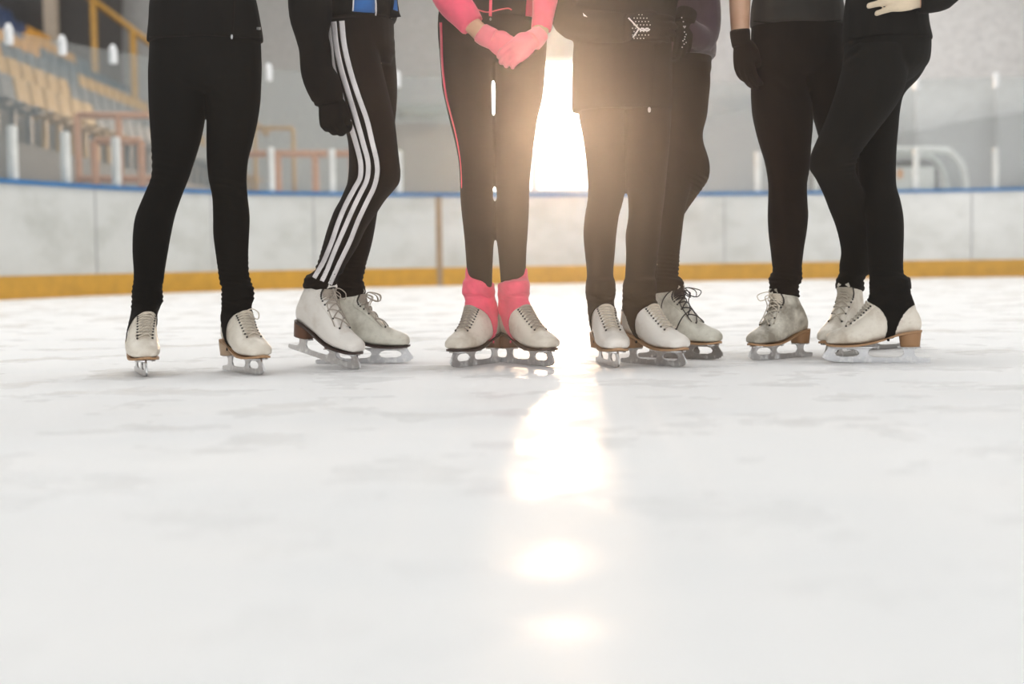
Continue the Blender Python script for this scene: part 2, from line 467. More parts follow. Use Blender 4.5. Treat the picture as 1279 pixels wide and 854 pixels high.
        def keep(p): return edge_x(p.z, BACK_EDGE) < p.x < edge_x(p.z, FRONT_EDGE)
        idx = {}; v = []; f = []
        def vid(i, k):
            if (i, k) not in idx:
                idx[(i, k)] = len(v); v.append(P1[i][k]); v.append(P0[i][k] + (P1[i][k] - P0[i][k]) * .1)
            return idx[(i, k)]
        cells = set()
        for i in range(nt2 - 1):
            for k in range(na2):
                k2 = (k + 1) % na2; c_ = (P0[i][k] + P0[i + 1][k2]) / 2
                if keep(c_): cells.add((i, k))
        for (i, k) in cells:
            k2 = (k + 1) % na2
            q = [vid(i, k), vid(i, k2), vid(i + 1, k2), vid(i + 1, k)]
            f.append(tuple(q))
            for (di, dk, e0, e1) in ((-1, 0, 0, 1), (0, 1, 1, 2), (1, 0, 2, 3), (0, -1, 3, 0)):
                if (i + di, (k + dk) % na2) not in cells:
                    f.append((q[e1], q[e0], q[e0] + 1, q[e1] + 1))
        cv = MB().add(v, f)
        cv.box((.091, 0, .0645), (.0105, .031, .0022))          # strap passing under the arch
        for s in (-1, 1): cv.box((.091, s * .033, .066), (.010, .0022, .0105))
        me = cv.mesh(cover_name)
        bm = bmesh.new(); bm.from_mesh(me)
        for _ in range(4): bmesh.ops.smooth_vert(bm, verts=[x for x in bm.verts if x.is_boundary or True], factor=.35, use_axis_x=True, use_axis_y=True, use_axis_z=True)
        bm.to_mesh(me); bm.free()
        cvo = link(cover_name, me, cover, boot)
        cvo['label'] = 'stretch fabric pulled over the skate boot with a strap under its arch'
    return boot

def cuffY(M1): return (M1 @ Vector((.073, 0, .205))).y
def cuff_rings(M1, shear, covered, n=28):
    """End of a trouser leg that follows the boot it is pulled over."""
    SHEAR[:] = shear; out = []
    for t, off, dz in (((NS, .007, .035), (NS, .0085, .016), (NS, .0085, .0), (NS - .8, .0075, 0), (NS - 1.5, .006, 0)) if covered else ((NS, .003, .030), (NS, .0055, .014), (NS, .0065, .0), (NS - .45, .0062, 0))):
        out.append([M1 @ (surf(t, math.pi * 2 * j / n, off) + Vector((0, 0, dz))) for j in range(n)])
    return out

# ------------------------------------------------------------------ hands
def hand(mb, wrist, xd, zd, mirror=False, curl=(.3, .3, .3, .3), thumb=.4, size=1., grow=0., spread=.06, wrist_r=.024, thumb_curl=.3):
    """Palm, four fingers of unequal length with bent joints, and a thumb from the side of the palm."""
    X = Vector(xd).normalized(); Z = Vector(zd); Z = (Z - X * Z.dot(X)).normalized(); Y = Z.cross(X) * (-1 if mirror else 1)
    Wp = Vector(wrist)
    def P(x, y, z): return Wp + (X * x + Y * y + Z * z) * size
    rings = []
    for x, y, hw, ht in ((-.035, 0, wrist_r + .002, .020), (-.01, 0, wrist_r, .0175), (.012, .001, .029, .0165), (.035, .002, .037, .0165), (.06, .001, .040, .0150), (.082, 0, .0395, .0125), (.092, 0, .036, .009)):
        rings.append([P(x, y + (hw + grow) * math.cos(a), (ht + grow) * math.sin(a)) for a in arc(20)])
    mb.loft(rings)
    for k, (y, L, r, x0) in enumerate(((.0285, .073, .0092, .084), (.0095, .081, .0095, .088), (-.0100, .075, .0090, .085), (-.0285, .059, .0080, .077))):
        c = curl[k]; ang = 0.; x, z = x0 - .03, 0.
        sp = (y / .0285) * spread
        pts = [P(x, y * .9, z)]; rad = [r + grow]
        x = x0; pts.append(P(x, y, .002)); rad.append(r * 1.08 + grow)
        z = .002; yy = y
        for q, (frac, da) in enumerate(((.43, .85 * c), (.32, 1.15 * c), (.25, .8 * c))):
            ang += da; x += L * frac * math.cos(ang); z -= L * frac * math.sin(ang); yy += L * frac * sp * math.cos(ang)
            pts.append(P(x, yy, z)); rad.append(r * (.96 - .09 * q) + grow)
        pts.append(P(x + .003 * math.cos(ang), yy, z - .003 * math.sin(ang))); rad.append(r * .45 + grow * .6)
        mb.tube(pts, [q * size for q in rad], 10, sub=3)
    t = thumb
    mb.tube([P(.012, .016, -.004), P(.030, .032, -.008), P(.050, .034 + .026 * t, -.012 - .004 * thumb_curl), P(.070 + .004, .037 + .034 * t - .008 * thumb_curl, -.014 - .014 * thumb_curl), P(.088, .036 + .036 * t - .018 * thumb_curl, -.015 - .022 * thumb_curl), P(.091, .036 + .036 * t - .020 * thumb_curl, -.015 - .024 * thumb_curl)],
            [q * size for q in (.014 + grow, .0135 + grow, .0115 + grow, .0108 + grow, .0090 + grow, .004 + grow)], 10, sub=3)
    return mb

def head(mb, c, face=-1.5708, s=1.):
    """Head with brow, eye sockets, nose, lips, chin and ears; face = heading the face looks along."""
    rot = Matrix.Rotation(face, 3, 'Z'); c = Vector(c)
    def P(x, y, z): return c + rot @ (Vector((x, y, z)) * s)
    prof = [(-.112, .018, .022, .035), (-.104, .045, .036, .028), (-.085, .066, .050, .014), (-.055, .080, .060, .006), (-.02, .090, .067, 0), (.02, .095, .072, -.004), (.06, .092, .072, -.008), (.09, .074, .058, -.010), (.108, .045, .036, -.010), (.114, .015, .012, -.010)]
    rings = []
    for z, hx, hy, ox in prof:
        ring = []
        for a in arc(28):
            x, y = hx * math.cos(a) + ox, hy * math.sin(a)
            if math.cos(a) > .6:
                if -.005 < z < .03 and .2 < abs(math.sin(a)) < .6: x -= .008          # eye sockets
                if z > .03 and z < .07: x += .002
            ring.append(P(x, y, z))
        rings.append(ring)
    mb.loft(rings)
    mb.tube([P(.080, 0, .015), P(.093, 0, -.005), P(.108, 0, -.028), P(.092, 0, -.036)], [.007 * s, .009 * s, .012 * s, .008 * s], 10)
    for s_ in (-1, 1):
        mb.ball(P(.0835, s_ * .030, .008), (.011 * s, .011 * s, .009 * s))
        mb.ball(P(-.004, s_ * .072, -.005), (.018 * s, .010 * s, .030 * s))
    mb.ball(P(.080, 0, -.058), (.014 * s, .022 * s, .006 * s)); mb.ball(P(.078, 0, -.068), (.013 * s, .019 * s, .006 * s))
    mb.tube([P(-.015, 0, -.05), P(-.02, 0, -.12), P(-.02, 0, -.20)], [.052 * s, .050 * s, .062 * s], 16)
    return mb
def hair(person, base, c, face, s=1., mat=None):
    rot = Matrix.Rotation(face, 3, 'Z'); c = Vector(c); mb = MB()
    rings = []
    for z, hx, hy, ox in ((-.075, .045, .060, -.045), (-.04, .066, .073, -.034), (0, .078, .080, -.026), (.04, .088, .083, -.018), (.07, .092, .078, -.012), (.098, .076, .062, -.010), (.118, .045, .038, -.012), (.124, .014, .012, -.012)):
        rings.append([c + rot @ (Vector((hx * math.cos(a) + ox, hy * math.sin(a), z)) * s) for a in arc(28)])
    mb.loft(rings); mb.ball(c + rot @ Vector((-.095, 0, .075)), (.040, .040, .038))
    me = union(mb, .006, 2, 'hair'); shift(me, -base); return link('hair', me, mat or MAT['hair'], person)

# ------------------------------------------------------------------ people
def torso_up(cx, Y, hw=.15, wy=-20, wide=1., depth=.10):
    """Rows from the waist to the neck, above the picture's top edge."""
    k = F / Y
    def y(z): return 323 - (z - H) * k - (cx - 640) * .01407
    rows = []
    for z, h, d in ((1.47, .055, .055), (1.44, .075, .065), (1.41, .150, .075), (1.36, .172, .090), (1.27, .160, .105), (1.18, .138, .098), (1.10, .126, .090)):
        if y(z) < wy: rows.append((y(z), cx - h * wide * k, cx + h * wide * k, d * depth / .10))
    return rows
def leg_rings(rows, Yf, M1, shr, cov, shrink=0.):
    cu = cuff_rings(M1, shr, cov); zc = sum((p.z for p in cu[0]), 0.) / len(cu[0])
    rg = rings_from_rows(rows, Yf, shrink=shrink)
    if cov is None and not shrink: return rg
    if shrink: cu = []
    def start(r):       # index of the most rightward point, so that rings are joined without a twist
        c = sum(r, Vector()) / len(r); return max(range(len(r)), key=lambda i: (r[i] - c).normalized().x)
    keep = [r for r in rg if sum((p.z for p in r), 0.) / len(r) > zc + (.03 if shrink else .012)]
    res = keep[:]
    for r in cu:
        k = start(r); rr = r[k:] + r[:k]
        if (rr[1] - rr[0]).y < 0: rr = [rr[0]] + rr[1:][::-1]
        res.append(rr)
    return res
def person_base(x, Y): return Vector((x, Y, 0))

def make_person(label, base, hips, legs, Yh, legmat, torso, torso_mat, torso_name, arms=(), skin_arms=(), cx=0, face=-1.57, wr=(), seed=0, hands=(), leg_hd=None, hairmat=None, sleeves_mat=None, torso_label=None, body_hands=True, legname='leggings', leglabel=None):
    """hips / torso: pixel rows; legs: list of (rows, depth function); arms: tubes of the jacket."""
    p = empty('person', base, label, 'person')
    mid = sum(rings_from_rows(torso, Yh)[0], Vector()) / 28
    sh_ = []
    for pts, rad in arms:       # sleeves grow out of the shoulders
        q = pts[0].lerp(Vector((mid.x, mid.y, pts[0].z)), .55); o_ = pts[0].lerp(Vector((mid.x, mid.y, pts[0].z)), .12)
        sh_.append(([Vector((q.x, q.y, 1.385)), Vector((o_.x, o_.y, 1.345))] + list(pts[1:]), [rad[0] * .62, rad[0] * .92] + list(rad[1:])))
    arms = sh_
    # clothing of the legs: one continuous surface
    mb = MB(); mb.loft(rings_from_rows(hips, Yh))
    for rows, Yf, M1, shr, cov in legs:
        mb.loft(leg_rings(rows, Yf, M1, shr, cov))
    me = union(mb, .0045, 4, legname)
    wrinkle(me, wr, seed)
    legbvh = BVHTree.FromPolygons([v.co.copy() for v in me.vertices], [tuple(q.vertices) for q in me.polygons])
    shift(me, -base); lg = link(legname, me, legmat, p)
    if leglabel: lg['label'] = leglabel
    # the body inside: legs, trunk, arms, neck and head as one continuous surface
    b = MB(); b.loft(rings_from_rows(hips, Yh, shrink=.022))
    for rows, Yf, M1, shr, cov in legs: b.loft(leg_rings(rows, Yf, M1, shr, cov, .013))
    b.loft(rings_from_rows(torso[:-3], Yh, shrink=.016))
    for pts, rad in list(arms): b.tube(pts, [max(.016, r * .66) for r in rad], 12)
    for pts, rad in list(skin_arms): b.tube(pts, rad, 16)
    for h in hands:
        kw = dict(h); kw.pop('mat', None); kw.pop('label', None); kw.pop('cuff', None); hand(b, grow=-.001, **kw)
    neck = rings_from_rows(torso, Yh)[0]; c = sum(neck, Vector()) / len(neck)
    hc = c + Vector((0, -.01, .118)); head(b, hc, face)
    me = union(b, .005, 3, 'body'); shift(me, -base); link('body', me, MAT['skin'], p)
    hair(p, base, hc, face, mat=hairmat)
    # top
    t = MB(); t.loft(rings_from_rows(torso, Yh, power=2.2))
    if sleeves_mat is None:
        for pts, rad in arms: t.tube(pts, rad, 18)
    me = union(t, .0055, 2, torso_name); wrinkle(me, [], seed + 5, .003, 9)
    tb = BVHTree.FromPolygons([v.co.copy() for v in me.vertices], [tuple(q.vertices) for q in me.polygons])
    shift(me, -base); to = link(torso_name, me, torso_mat, p)
    if torso_label: to['label'] = torso_label
    if sleeves_mat is not None:
        for pts, rad in arms:
            m_ = MB().tube(pts, rad, 22, sub=5); me = union(m_, .005, 2, 'sleeve'); wrinkle(me, [], seed + 9, .002, 14)
            shift(me, -base); s_ = link('sleeve', me, sleeves_mat, p)
    gl = []
    for h in hands:
        kw = dict(h); m_ = kw.pop('mat', None); lb = kw.pop('label', None); cf = kw.pop('cuff', None)
        if m_ is None: continue
        g = hand(MB(), grow=.0016, **kw)
        if cf: g.tube(cf[0], cf[1], 18)
        me = union(g, .0028, 2, 'glove'); gb = BVHTree.FromPolygons([v.co.copy() for v in me.vertices], [tuple(q.vertices) for q in me.polygons])
        shift(me, -base); go = link('glove', me, m_, p)
        if lb: go['label'] = lb
        gl.append((go, gb))
    return dict(p=p, lg=lg, legbvh=legbvh, top=to, topbvh=tb, gloves=gl, base=base)

def decal(bvh, pts, width, name, mat, parent, base, off=.0012, sub=6, across=4, wid2=None):
    """A band of cloth lying on a garment along a line (sewn stripe, piping or seam)."""
    P = []
    for i in range(len(pts) - 1):
        a, b, c, d = [Vector(pts[max(0, min(len(pts) - 1, i + k))]) for k in (-1, 0, 1, 2)]
        for k in range(sub): P.append(cr(a, b, c, d, k / sub))
    P.append(Vector(pts[-1]))
    grid = []
    for i, p in enumerate(P):
        t = (P[min(i + 1, len(P) - 1)] - P[max(i - 1, 0)]); t.normalize(); nrm = Vector((-t.y, t.x))
        w = width if wid2 is None else width + (wid2 - width) * i / (len(P) - 1)
        row = []
        for k in range(across + 1):
            q = p + nrm * (w * (k / across - .5))
            d = ray(q.x, q.y).normalized()
            h, n, _, _ = bvh.ray_cast(EYE, d)
            row.append(None if h is None else (h, n if n.dot(d) < 0 else -n))
        if all(r is not None for r in row):
            grid.append(row)
    mb = MB(); v = []; f = []
    m = across + 1
    for row in grid:
        for h, n in row: v.append(h + n * off)
    for row in grid:
        for h, n in row: v.append(h - n * .001)
    L = len(grid); o = L * m
    for i in range(L - 1):
        for k in range(across):
            a = i * m + k; f.append((a, a + 1, a + m + 1, a + m)); f.append((o + a, o + a + m, o + a + m + 1, o + a + 1))
        a = i * m; f.append((a, a + m, o + a + m, o + a)); a = i * m + across; f.append((a, o + a, o + a + m, a + m))
    for i in (0, L - 1):
        for k in range(across): a = i * m + k; f.append((a, o + a, o + a + 1, a + 1))
    mb.add(v, f)
    me = mb.mesh(name); shift(me, -base)
    return link(name, me, mat, parent)

UPZ = Vector((0, 0, 1))

# ================================================================== the skaters
def K(boot, sole, heel, blade, lace, tongue=None):
    d = dict(boot=MAT[boot], sole=MAT[sole], heel=MAT[heel], blade=MAT[blade], lace=MAT[lace])
    if tongue: d['tongue'] = MAT[tongue]
    return d
def folds(c, rad=.09, amp=.0028, wl=.014, tilt=(0.15, .1, 1)):
    return (c, rad, amp, wl, Vector(tilt).normalized())

# ---- skater at the left end, black zip jacket
A1 = skate_matrix(176, 467, -69); A2 = skate_matrix(304, 465.5, -57)
YA, YB = cuffY(A1), cuffY(A2); Yh = (YA + YB) / 2 + .02
base = Vector((W(250, 300, Yh).x, Yh, 0))
kx = Yh / F
hips = [(-25, 196, 314, .085), (20, 190, 322, .10), (52, 188, 325, .112), (80, 187.5, 325.5, .115), (105, 194, 320, .09), (118, 210, 304, .05)]
L = [(60, 189, 258, .10), (84, 186.5, 262, .095), (110, 186.5, 260, .088), (133, 187, 258, .082), (158, 188.5, 254), (180, 190, 249), (208, 190.7, 240), (223, 189, 235), (246, 179.5, 226), (270, 170, 218), (293, 166.5, 213), (317, 166, 209), (340, 167.5, 205.5), (360, 166, 203.8), (376, 160, 204.5), (388, 154.5, 206), (400, 151.5, 206), (410, 151, 200)]
Rr = [(60, 256, 325, .10), (84, 258, 326.2, .095), (110, 258, 325.3, .088), (133, 258.5, 323.8, .082), (158, 258.5, 320), (180, 258.5, 315), (200, 259, 310), (223, 261, 308), (246, 265.5, 309), (270, 266.5, 311.5), (293, 267, 311), (317, 270, 310), (340, 273, 310.8), (352, 274.5, 314), (370, 273.5, 316), (385, 272.5, 317), (393, 272.5, 317.5)]
tor = torso_up(256, Yh, wy=-20, wide=.98) + [(-16, 196, 314, .105), (0, 189, 319, .112), (25, 187.5, 323.5, .118), (45, 186, 326.5, .12), (52.5, 186, 327, .12)]
sh = lambda cx, s, z, Y, dx: W(cx, 300, Y) * 0 + Vector((W(cx, 320, Y).x + s * dx, Y, z))
xc = W(256, 320, Yh).x
arms = [([Vector((xc - .165, Yh, 1.38)), Vector((xc - .21, Yh - .03, 1.22)), Vector((xc - .20, Yh - .09, 1.10)), Vector((xc - .06, Yh - .16, 1.13)), Vector((xc + .08, Yh - .15, 1.16))], [.055, .052, .048, .042, .036]),
        ([Vector((xc + .165, Yh, 1.38)), Vector((xc + .21, Yh - .03, 1.22)), Vector((xc + .20, Yh - .09, 1.12)), Vector((xc + .06, Yh - .19, 1.16)), Vector((xc - .08, Yh - .17, 1.18))], [.055, .052, .048, .042, .036])]
wr = [folds(W(185, 385, YA)), folds(W(300, 365, YB), .10), folds(W(288, 238, YB - .05), .07, .0018, .02), folds(W(195, 205, YA), .07, .0014, .02), folds(W(258, 110, Yh - .1), .07, .0018, .03, (.6, 0, 1))]
P1 = make_person('person in black zip jacket and black leggings at the left end of the row', base, hips, [(L, lerpY(100, Yh, 390, YA), A1, (0.05, 0.25), True), (Rr, lerpY(100, Yh, 390, YB), A2, (0.1, 0.05), True)], Yh, MAT['black'], tor, MAT['jacket'], 'jacket', arms=arms, face=-1.3, wr=wr, seed=1, hands=[dict(wrist=arms[0][0][-1], xd=(1, .1, .2), zd=(0, -1, .2), mirror=False), dict(wrist=arms[1][0][-1], xd=(-1, .1, .2), zd=(0, -1, .2), mirror=True)])
skate(P1['p'], base, A1, shear=(0.05, 0.25), mats=K('boot', 'sole_tan', 'heel_pale', 'blade', 'lace'), cover=MAT['black'], label='cream skate boot under a black stirrup, toe towards the viewer')
skate(P1['p'], base, A2, shear=(0.1, 0.05), mats=K('boot', 'sole_tan', 'heel_pale', 'blade', 'lace'), cover=MAT['black'], loops=1, label='cream skate boot under a black stirrup with a lace loop at the ankle')
decal(P1['topbvh'], [(293, -20), (292, 10), (291, 30), (290, 50)], 2.2, 'zipper', MAT['brownblack'], P1['p'], base)
z = MB().ball(W(289.5, 46, Yh - .125), (.004, .003, .007)); z = z.build('zipper_pull', MAT['metal'], P1['p'], loc=-base)
decal(P1['topbvh'], [(186.5, 46), (220, 45), (256, 43.5), (290, 46), (326, 46.5)], 1.4, 'hem_seam', MAT['brownblack'], P1['p'], base)
decal(P1['topbvh'], [(228, -5), (228, 20), (229, 44)], 1.4, 'pocket_seam', MAT['brownblack'], P1['p'], base)
decal(P1['topbvh'], [(320.5, 35.5), (325, 35.8)], 3.2, 'logo_tab', MAT['metal'], P1['p'], base)

# ---- skater with three white stripes
B1 = skate_matrix(404, 459, -38, 12); B2 = skate_matrix(456, 453.5, -4)
Y1, Y2 = cuffY(B1), cuffY(B2); Yh = (Y1 + Y2) / 2
base = Vector((W(440, 300, Yh).x, Yh, 0))
hips = [(-25, 418, 486, .10), (0, 410, 490, .13), (27, 405, 491, .15), (50, 406, 492, .15), (66, 411, 493, .13), (80, 422, 488, .08)]
L = [(27, 404, 470, .085), (50, 406, 472, .085), (72, 410, 474.5, .085), (100, 415.5, 481), (125, 421, 487), (146, 427, 492), (165, 432, 495), (180, 435, 496.5), (203, 436, 499), (215, 435.5, 500.2), (228, 434, 498.7), (238, 430, 491.5), (250, 424.5, 481), (263, 417, 472.5), (285, 409, 457.5), (308, 402.5, 446.5), (330, 396, 433), (340, 392, 428.5), (350, 388, 425), (357, 387, 423)]
Rr = [(27, 440, 490, .085), (72, 446, 493.5, .085), (100, 450, 495.7, .085), (130, 452, 495.4), (155, 452, 493), (180, 448, 489), (215, 440, 484), (240, 436, 479), (263, 430, 472), (285, 427.5, 468.3), (308, 424.5, 463.5), (330, 421, 457.3), (338, 420, 456), (350, 418.5, 453), (363, 417, 451)]
f1 = lambda y: Yh - .085 + (Y1 - Yh + .085) * max(0, min(1, (y - 30) / 310)); f2 = lambda y: Yh + .085 + (Y2 - Yh - .085) * max(0, min(1, (y - 30) / 320))
tor = torso_up(448, Yh, wy=-20, wide=.72, depth=.15) + [(-14, 415, 488, .14), (5, 409, 494, .155), (20, 407, 495, .16), (28, 407, 491, .16)]
xs_ = lambda px, py, Y: W(px, py, Y)
Ya = Yh - .20
arms = [([Vector((W(430, 300, Yh).x, Yh - .14, 1.39)), W(398, -70, Ya), W(388, -20, Ya), W(388, 20, Ya), W(390, 45, Ya), W(394, 62, Ya), W(396, 88, Ya), W(403, 104, Ya), W(409, 122, Ya)], [.058, .057, .060, .060, .047, .0455, .046, .050, .044]),
        ([Vector((W(450, 300, Yh).x, Yh + .16, 1.38)), Vector((W(455, 300, Yh).x, Yh + .20, 1.20)), Vector((W(470, 300, Yh).x, Yh + .14, 1.24))], [.055, .05, .042])]
wr = [folds(W(405, 345, Y1), .07, .0032, .013, (-.3, 0, 1)), folds(W(436, 345, Y2), .07, .003, .013), folds(W(437, 218, Yh), .06, .003, .012, (.2, 0, 1)), folds(W(478, 62, Yh), .06, .0018, .03, (.5, 0, 1))]
P2 = make_person('person in black track pants with three white side stripes and a blue panelled jacket', base, hips, [(L, f1, B1, (0, 0), False), (Rr, f2, B2, (0.05, 0), False)], Yh, MAT['brownblack'], tor, MAT['jacket'], 'jacket', arms=arms, face=-.2, wr=wr, seed=2, legname='track_pants',
    hands=[dict(wrist=W(410, 118, Ya), xd=(.10, .0, -1), zd=(-.45, -.9, 0), curl=(.95, 1.0, 1.0, .95), mat=MAT['jacket'], size=.98, thumb=.15, thumb_curl=.9, cuff=([W(406, 106, Ya), W(409, 118, Ya), W(411, 130, Ya)], [.042, .044, .040]), label='black glove on a hanging curled hand'),
           dict(wrist=Vector((W(470, 300, Yh).x, Yh + .14, 1.24)), xd=(.5, -.6, .5), zd=(0, -.3, 1))])
skate(P2['p'], base, B1, shear=(0, 0), mats=K('boot_clean', 'sole_dark', 'heel_brown', 'blade', 'lace_grey'), loops=2, label='clean white skate boot with a brown heel, heel lifted off the ice')
skate(P2['p'], base, B2, shear=(0.05, 0), mats=K('boot_grey', 'sole_dark', 'heel_brown', 'blade', 'lace_grey'), loops=4, label='grubby white skate boot flat on the ice, laces hanging loose')
for nm, pts in (('s1', [(409.4, 28), (412.5, 56), (416, 84), (424, 112), (431, 138), (439, 160), (445, 180), (449.6, 198), (451, 210), (449.6, 223), (442.6, 236), (432, 256), (422.7, 278), (414.5, 302), (405, 325), (399, 336), (392.5, 347)]),
                ('s2', [(417, 27), (420, 56), (425.7, 84), (434, 112), (442.5, 140), (450, 165), (454, 180), (459, 198), (460, 213), (457.5, 227), (449.6, 243), (440, 263), (429.7, 286.5), (419, 311), (408.6, 337), (402, 351)]),
                ('s3', [(427, 26), (430, 56), (438, 90), (448, 121), (458, 149), (465, 178), (470.3, 201), (471, 217), (467, 234), (458, 252.6), (447, 276), (436.7, 302), (422.7, 331), (412, 355)])):
    o = decal(P2['legbvh'], pts, 6.6, 'side_stripe', MAT['white'], P2['lg'], Vector(), wid2=5.4); o.location = (0, 0, 0)
    o.data.transform(Matrix.Translation(-base)); o['label'] = 'white stripe sewn along the trouser leg'
decal(P2['topbvh'], [(456, -25), (455, 0), (453.5, 26.5)], 27, 'jacket_panel', MAT['blue'], P2['top'], base, off=.002).location = (0, 0, 0)
decal(P2['topbvh'], [(442, -20), (441.5, 5), (439.5, 27)], 1.6, 'piping', MAT['white'], P2['top'], base, off=.003)
decal(P2['topbvh'], [(466, -20), (469, 5), (469, 27)], 1.6, 'piping', MAT['white'], P2['top'], base, off=.003)
decal(P2['topbvh'], [(491.5, -20), (491, 2), (488, 22)], 1.8, 'piping', MAT['white'], P2['top'], base, off=.003)
fl = MB().loft([[W(x, y, Yh - .12), W(x, y, Yh - .105)] + [W(x2, y2, Yh - .105), W(x2, y2, Yh - .12)] for (x, y), (x2, y2) in (((489, -12), (496, -12)), ((489, 4), (497, 4)), ((487, 18), (499, 16)), ((486, 23), (501, 21)))])
fl.build('jacket_flap', MAT['jacket'], P2['top'], False, loc=-base)
fb = MB().loft([[W(x, y, Yh - .1225), W(x, y, Yh - .118), W(x2, y2, Yh - .118), W(x2, y2, Yh - .1225)] for (x, y), (x2, y2) in (((492, -12), (495, -12)), ((492.5, 2), (496, 2)), ((491, 12), (497, 14)))])
fb.build('jacket_panel', MAT['blue'], P2['top'], False, loc=-base)

# ---- skater in pink
C1 = skate_matrix(597, 455.5, 239); C2 = skate_matrix(658, 455, -58)
Y1, Y2 = cuffY(C1), cuffY(C2); Yh = (Y1 + Y2) / 2 + .01
base = Vector((W(616, 300, Yh).x, Yh, 0))
hips = [(-25, 561, 672, .09), (0, 553, 678, .10), (25, 547.5, 682, .112), (55, 548.5, 682.5, .115), (68, 552, 680, .10), (78, 566, 664, .05)]
L = [(30, 549, 616.5, .10), (60, 549, 617, .098), (85, 550.5, 616.6, .09), (97, 551.5, 614.6, .087), (110, 552.5, 614.0, .085), (140, 559, 614.6), (160, 564, 616.3), (172, 567, 617.4), (180, 569, 617.7), (203, 573.3, 618), (227, 574.7, 617), (243, 575, 615.6), (262, 576.3, 618), (290, 579.2, 618.2), (310, 581, 616.3), (330, 582.5, 615.2), (345, 583.2, 614.7), (362, 584, 614.5)]
Rr = [(30, 617, 682.5, .10), (60, 617, 682.3, .098), (85, 617.4, 681, .09), (97, 618.5, 680.2, .087), (110, 619.2, 679, .085), (125, 619.2, 677), (150, 618.8, 671), (168, 618, 668.5), (180, 618.2, 666.7), (203, 618.4, 664), (227, 618.9, 662), (243, 620.6, 661.2), (262, 618.8, 660.8), (290, 619, 659.3), (310, 621.8, 658), (330, 623.7, 657.2), (345, 625, 657), (362, 626, 656.5)]
tor = torso_up(616, Yh, wy=-20, wide=.84) + [(-18, 562, 670, .095), (0, 553, 678, .107), (14, 549, 682, .115), (20, 548, 683, .118), (27, 548, 683, .118)]
xc = W(616, 320, Yh).x; Yf = Yh - .20
arms = [([Vector((xc - .15, Yh, 1.39)), W(548, -60, Yh - .09), W(556, -18, Yh - .13), W(566, 2, Yh - .15), W(580, 19, Yh - .165), W(590, 32, Yh - .175)], [.053, .052, .050, .0485, .042, .036]),
        ([Vector((xc + .135, Yh, 1.39)), W(684, -70, Yh - .08), W(683, -30, Yh - .13), W(681, -5, Yh - .15), W(678.5, 18, Yh - .165), W(676, 38, Yh - .175)], [.046, .044, .042, .038, .031, .029])]
sk = [([W(580, 19, Yh - .165), W(593, 34, Yh - .178), W(604, 44, Yh - .185), W(612, 50, Yh - .188)], [.027, .0255, .0265, .026]),
      ([W(678.5, 18, Yh - .165), W(675.5, 36, Yh - .178), W(672, 45, Yh - .188), W(669, 50, Yh - .195)], [.024, .024, .0245, .024])]
wr = [folds(W(600, 235, Yh), .07, .0008, .02), folds(W(645, 235, Yh), .07, .0008, .02)]
P3 = make_person('person in dark leggings with pink boot covers, pink sleeves and clasped pink gloves', base, hips, [(L, lerpY(80, Yh, 350, Y1), C1, (0.05, -0.2), None), (Rr, lerpY(80, Yh, 350, Y2), C2, (0.05, -0.1), None)], Yh, MAT['brownblack'], tor, MAT['brownblack'], 'jacket', arms=arms, skin_arms=sk, face=-1.6, wr=wr, seed=3, sleeves_mat=MAT['pink'],
    hands=[dict(wrist=W(610, 47, Yh - .188), xd=(.86, -.12, -.50), zd=(-.05, -.92, .35), curl=(1.0, 1.05, 1.1, 1.0), thumb=.05, thumb_curl=.9, mat=MAT['pinkglove'], size=.92, label='pink knitted glove held under the other hand', cuff=([W(600, 40.5, Yh - .185), W(606, 44.5, Yh - .187), W(616, 49, Yh - .19)], [.0295, .0305, .030])),
           dict(wrist=W(668, 48, Yh - .215), xd=(-.80, -.14, -.55), zd=(.2, -.93, .25), mirror=True, curl=(.55, .6, .6, .55), spread=.01, thumb=.02, thumb_curl=.9, mat=MAT['pinkglove'], size=.84, label='pink knitted glove folded over the other hand', cuff=([W(674, 41, Yh - .200), W(671, 46, Yh - .206), W(665, 51, Yh - .214)], [.027, .028, .031]))])
CUFF_LBL = 'coral pink cover pulled down over the skate boot'
for Mx, shr, rows, yc in ((C1, (.05, -.2), [(334, 582, 585, .01), (341, 581.5, 597, .022), (349, 581, 610, .037), (356, 580.5, 615.5, .042), (366, 579.5, 617, .044), (376, 580.5, 619.5, .046), (388, 582, 622.5, .048), (396, 584, 624, .048)], Y1),
                     (C2, (.05, -.1), [(335, 656, 658.5, .01), (341, 646, 659, .020), (349, 631, 660, .037), (357, 624.5, 661.5, .043), (366, 623.5, 662.5, .045), (376, 622.5, 662.5, .046), (388, 622, 662, .048), (396, 622, 661, .048)], Y2)):
    m_ = MB().loft(leg_rings(rows, yc, Mx, shr, True)); me = union(m_, .004, 2, 'boot_cover'); wrinkle(me, [folds(W((rows[4][1] + rows[4][2]) / 2, 372, yc), .07, .0022, .022, (.8, 0, .8))], 8, .002, 16)
    shift(me, -base); o = link('boot_cover', me, MAT['pink'], P3['p']); o['label'] = CUFF_LBL
skate(P3['p'], base, C1, shear=(0.05, -0.2), mats=K('boot', 'sole_dark', 'heel_brown', 'blade', 'lace_grey'), cover=MAT['pink'], label='white skate boot pointing left under a pink cover')
skate(P3['p'], base, C2, shear=(0.05, -0.1), mats=K('boot', 'sole_dark', 'heel_brown', 'blade', 'lace_grey'), cover=MAT['pink'], label='white skate boot pointing right under a pink cover')
for pts, w in (([(550.6, 28), (551.3, 45), (552, 70), (553.6, 92), (557, 118), (562.3, 140), (568.8, 165), (573.6, 190), (576, 212), (576.8, 235)], 3.0),):
    decal(P3['legbvh'], pts, w, 'side_stripe', MAT['pink'], P3['lg'], base, wid2=.6)
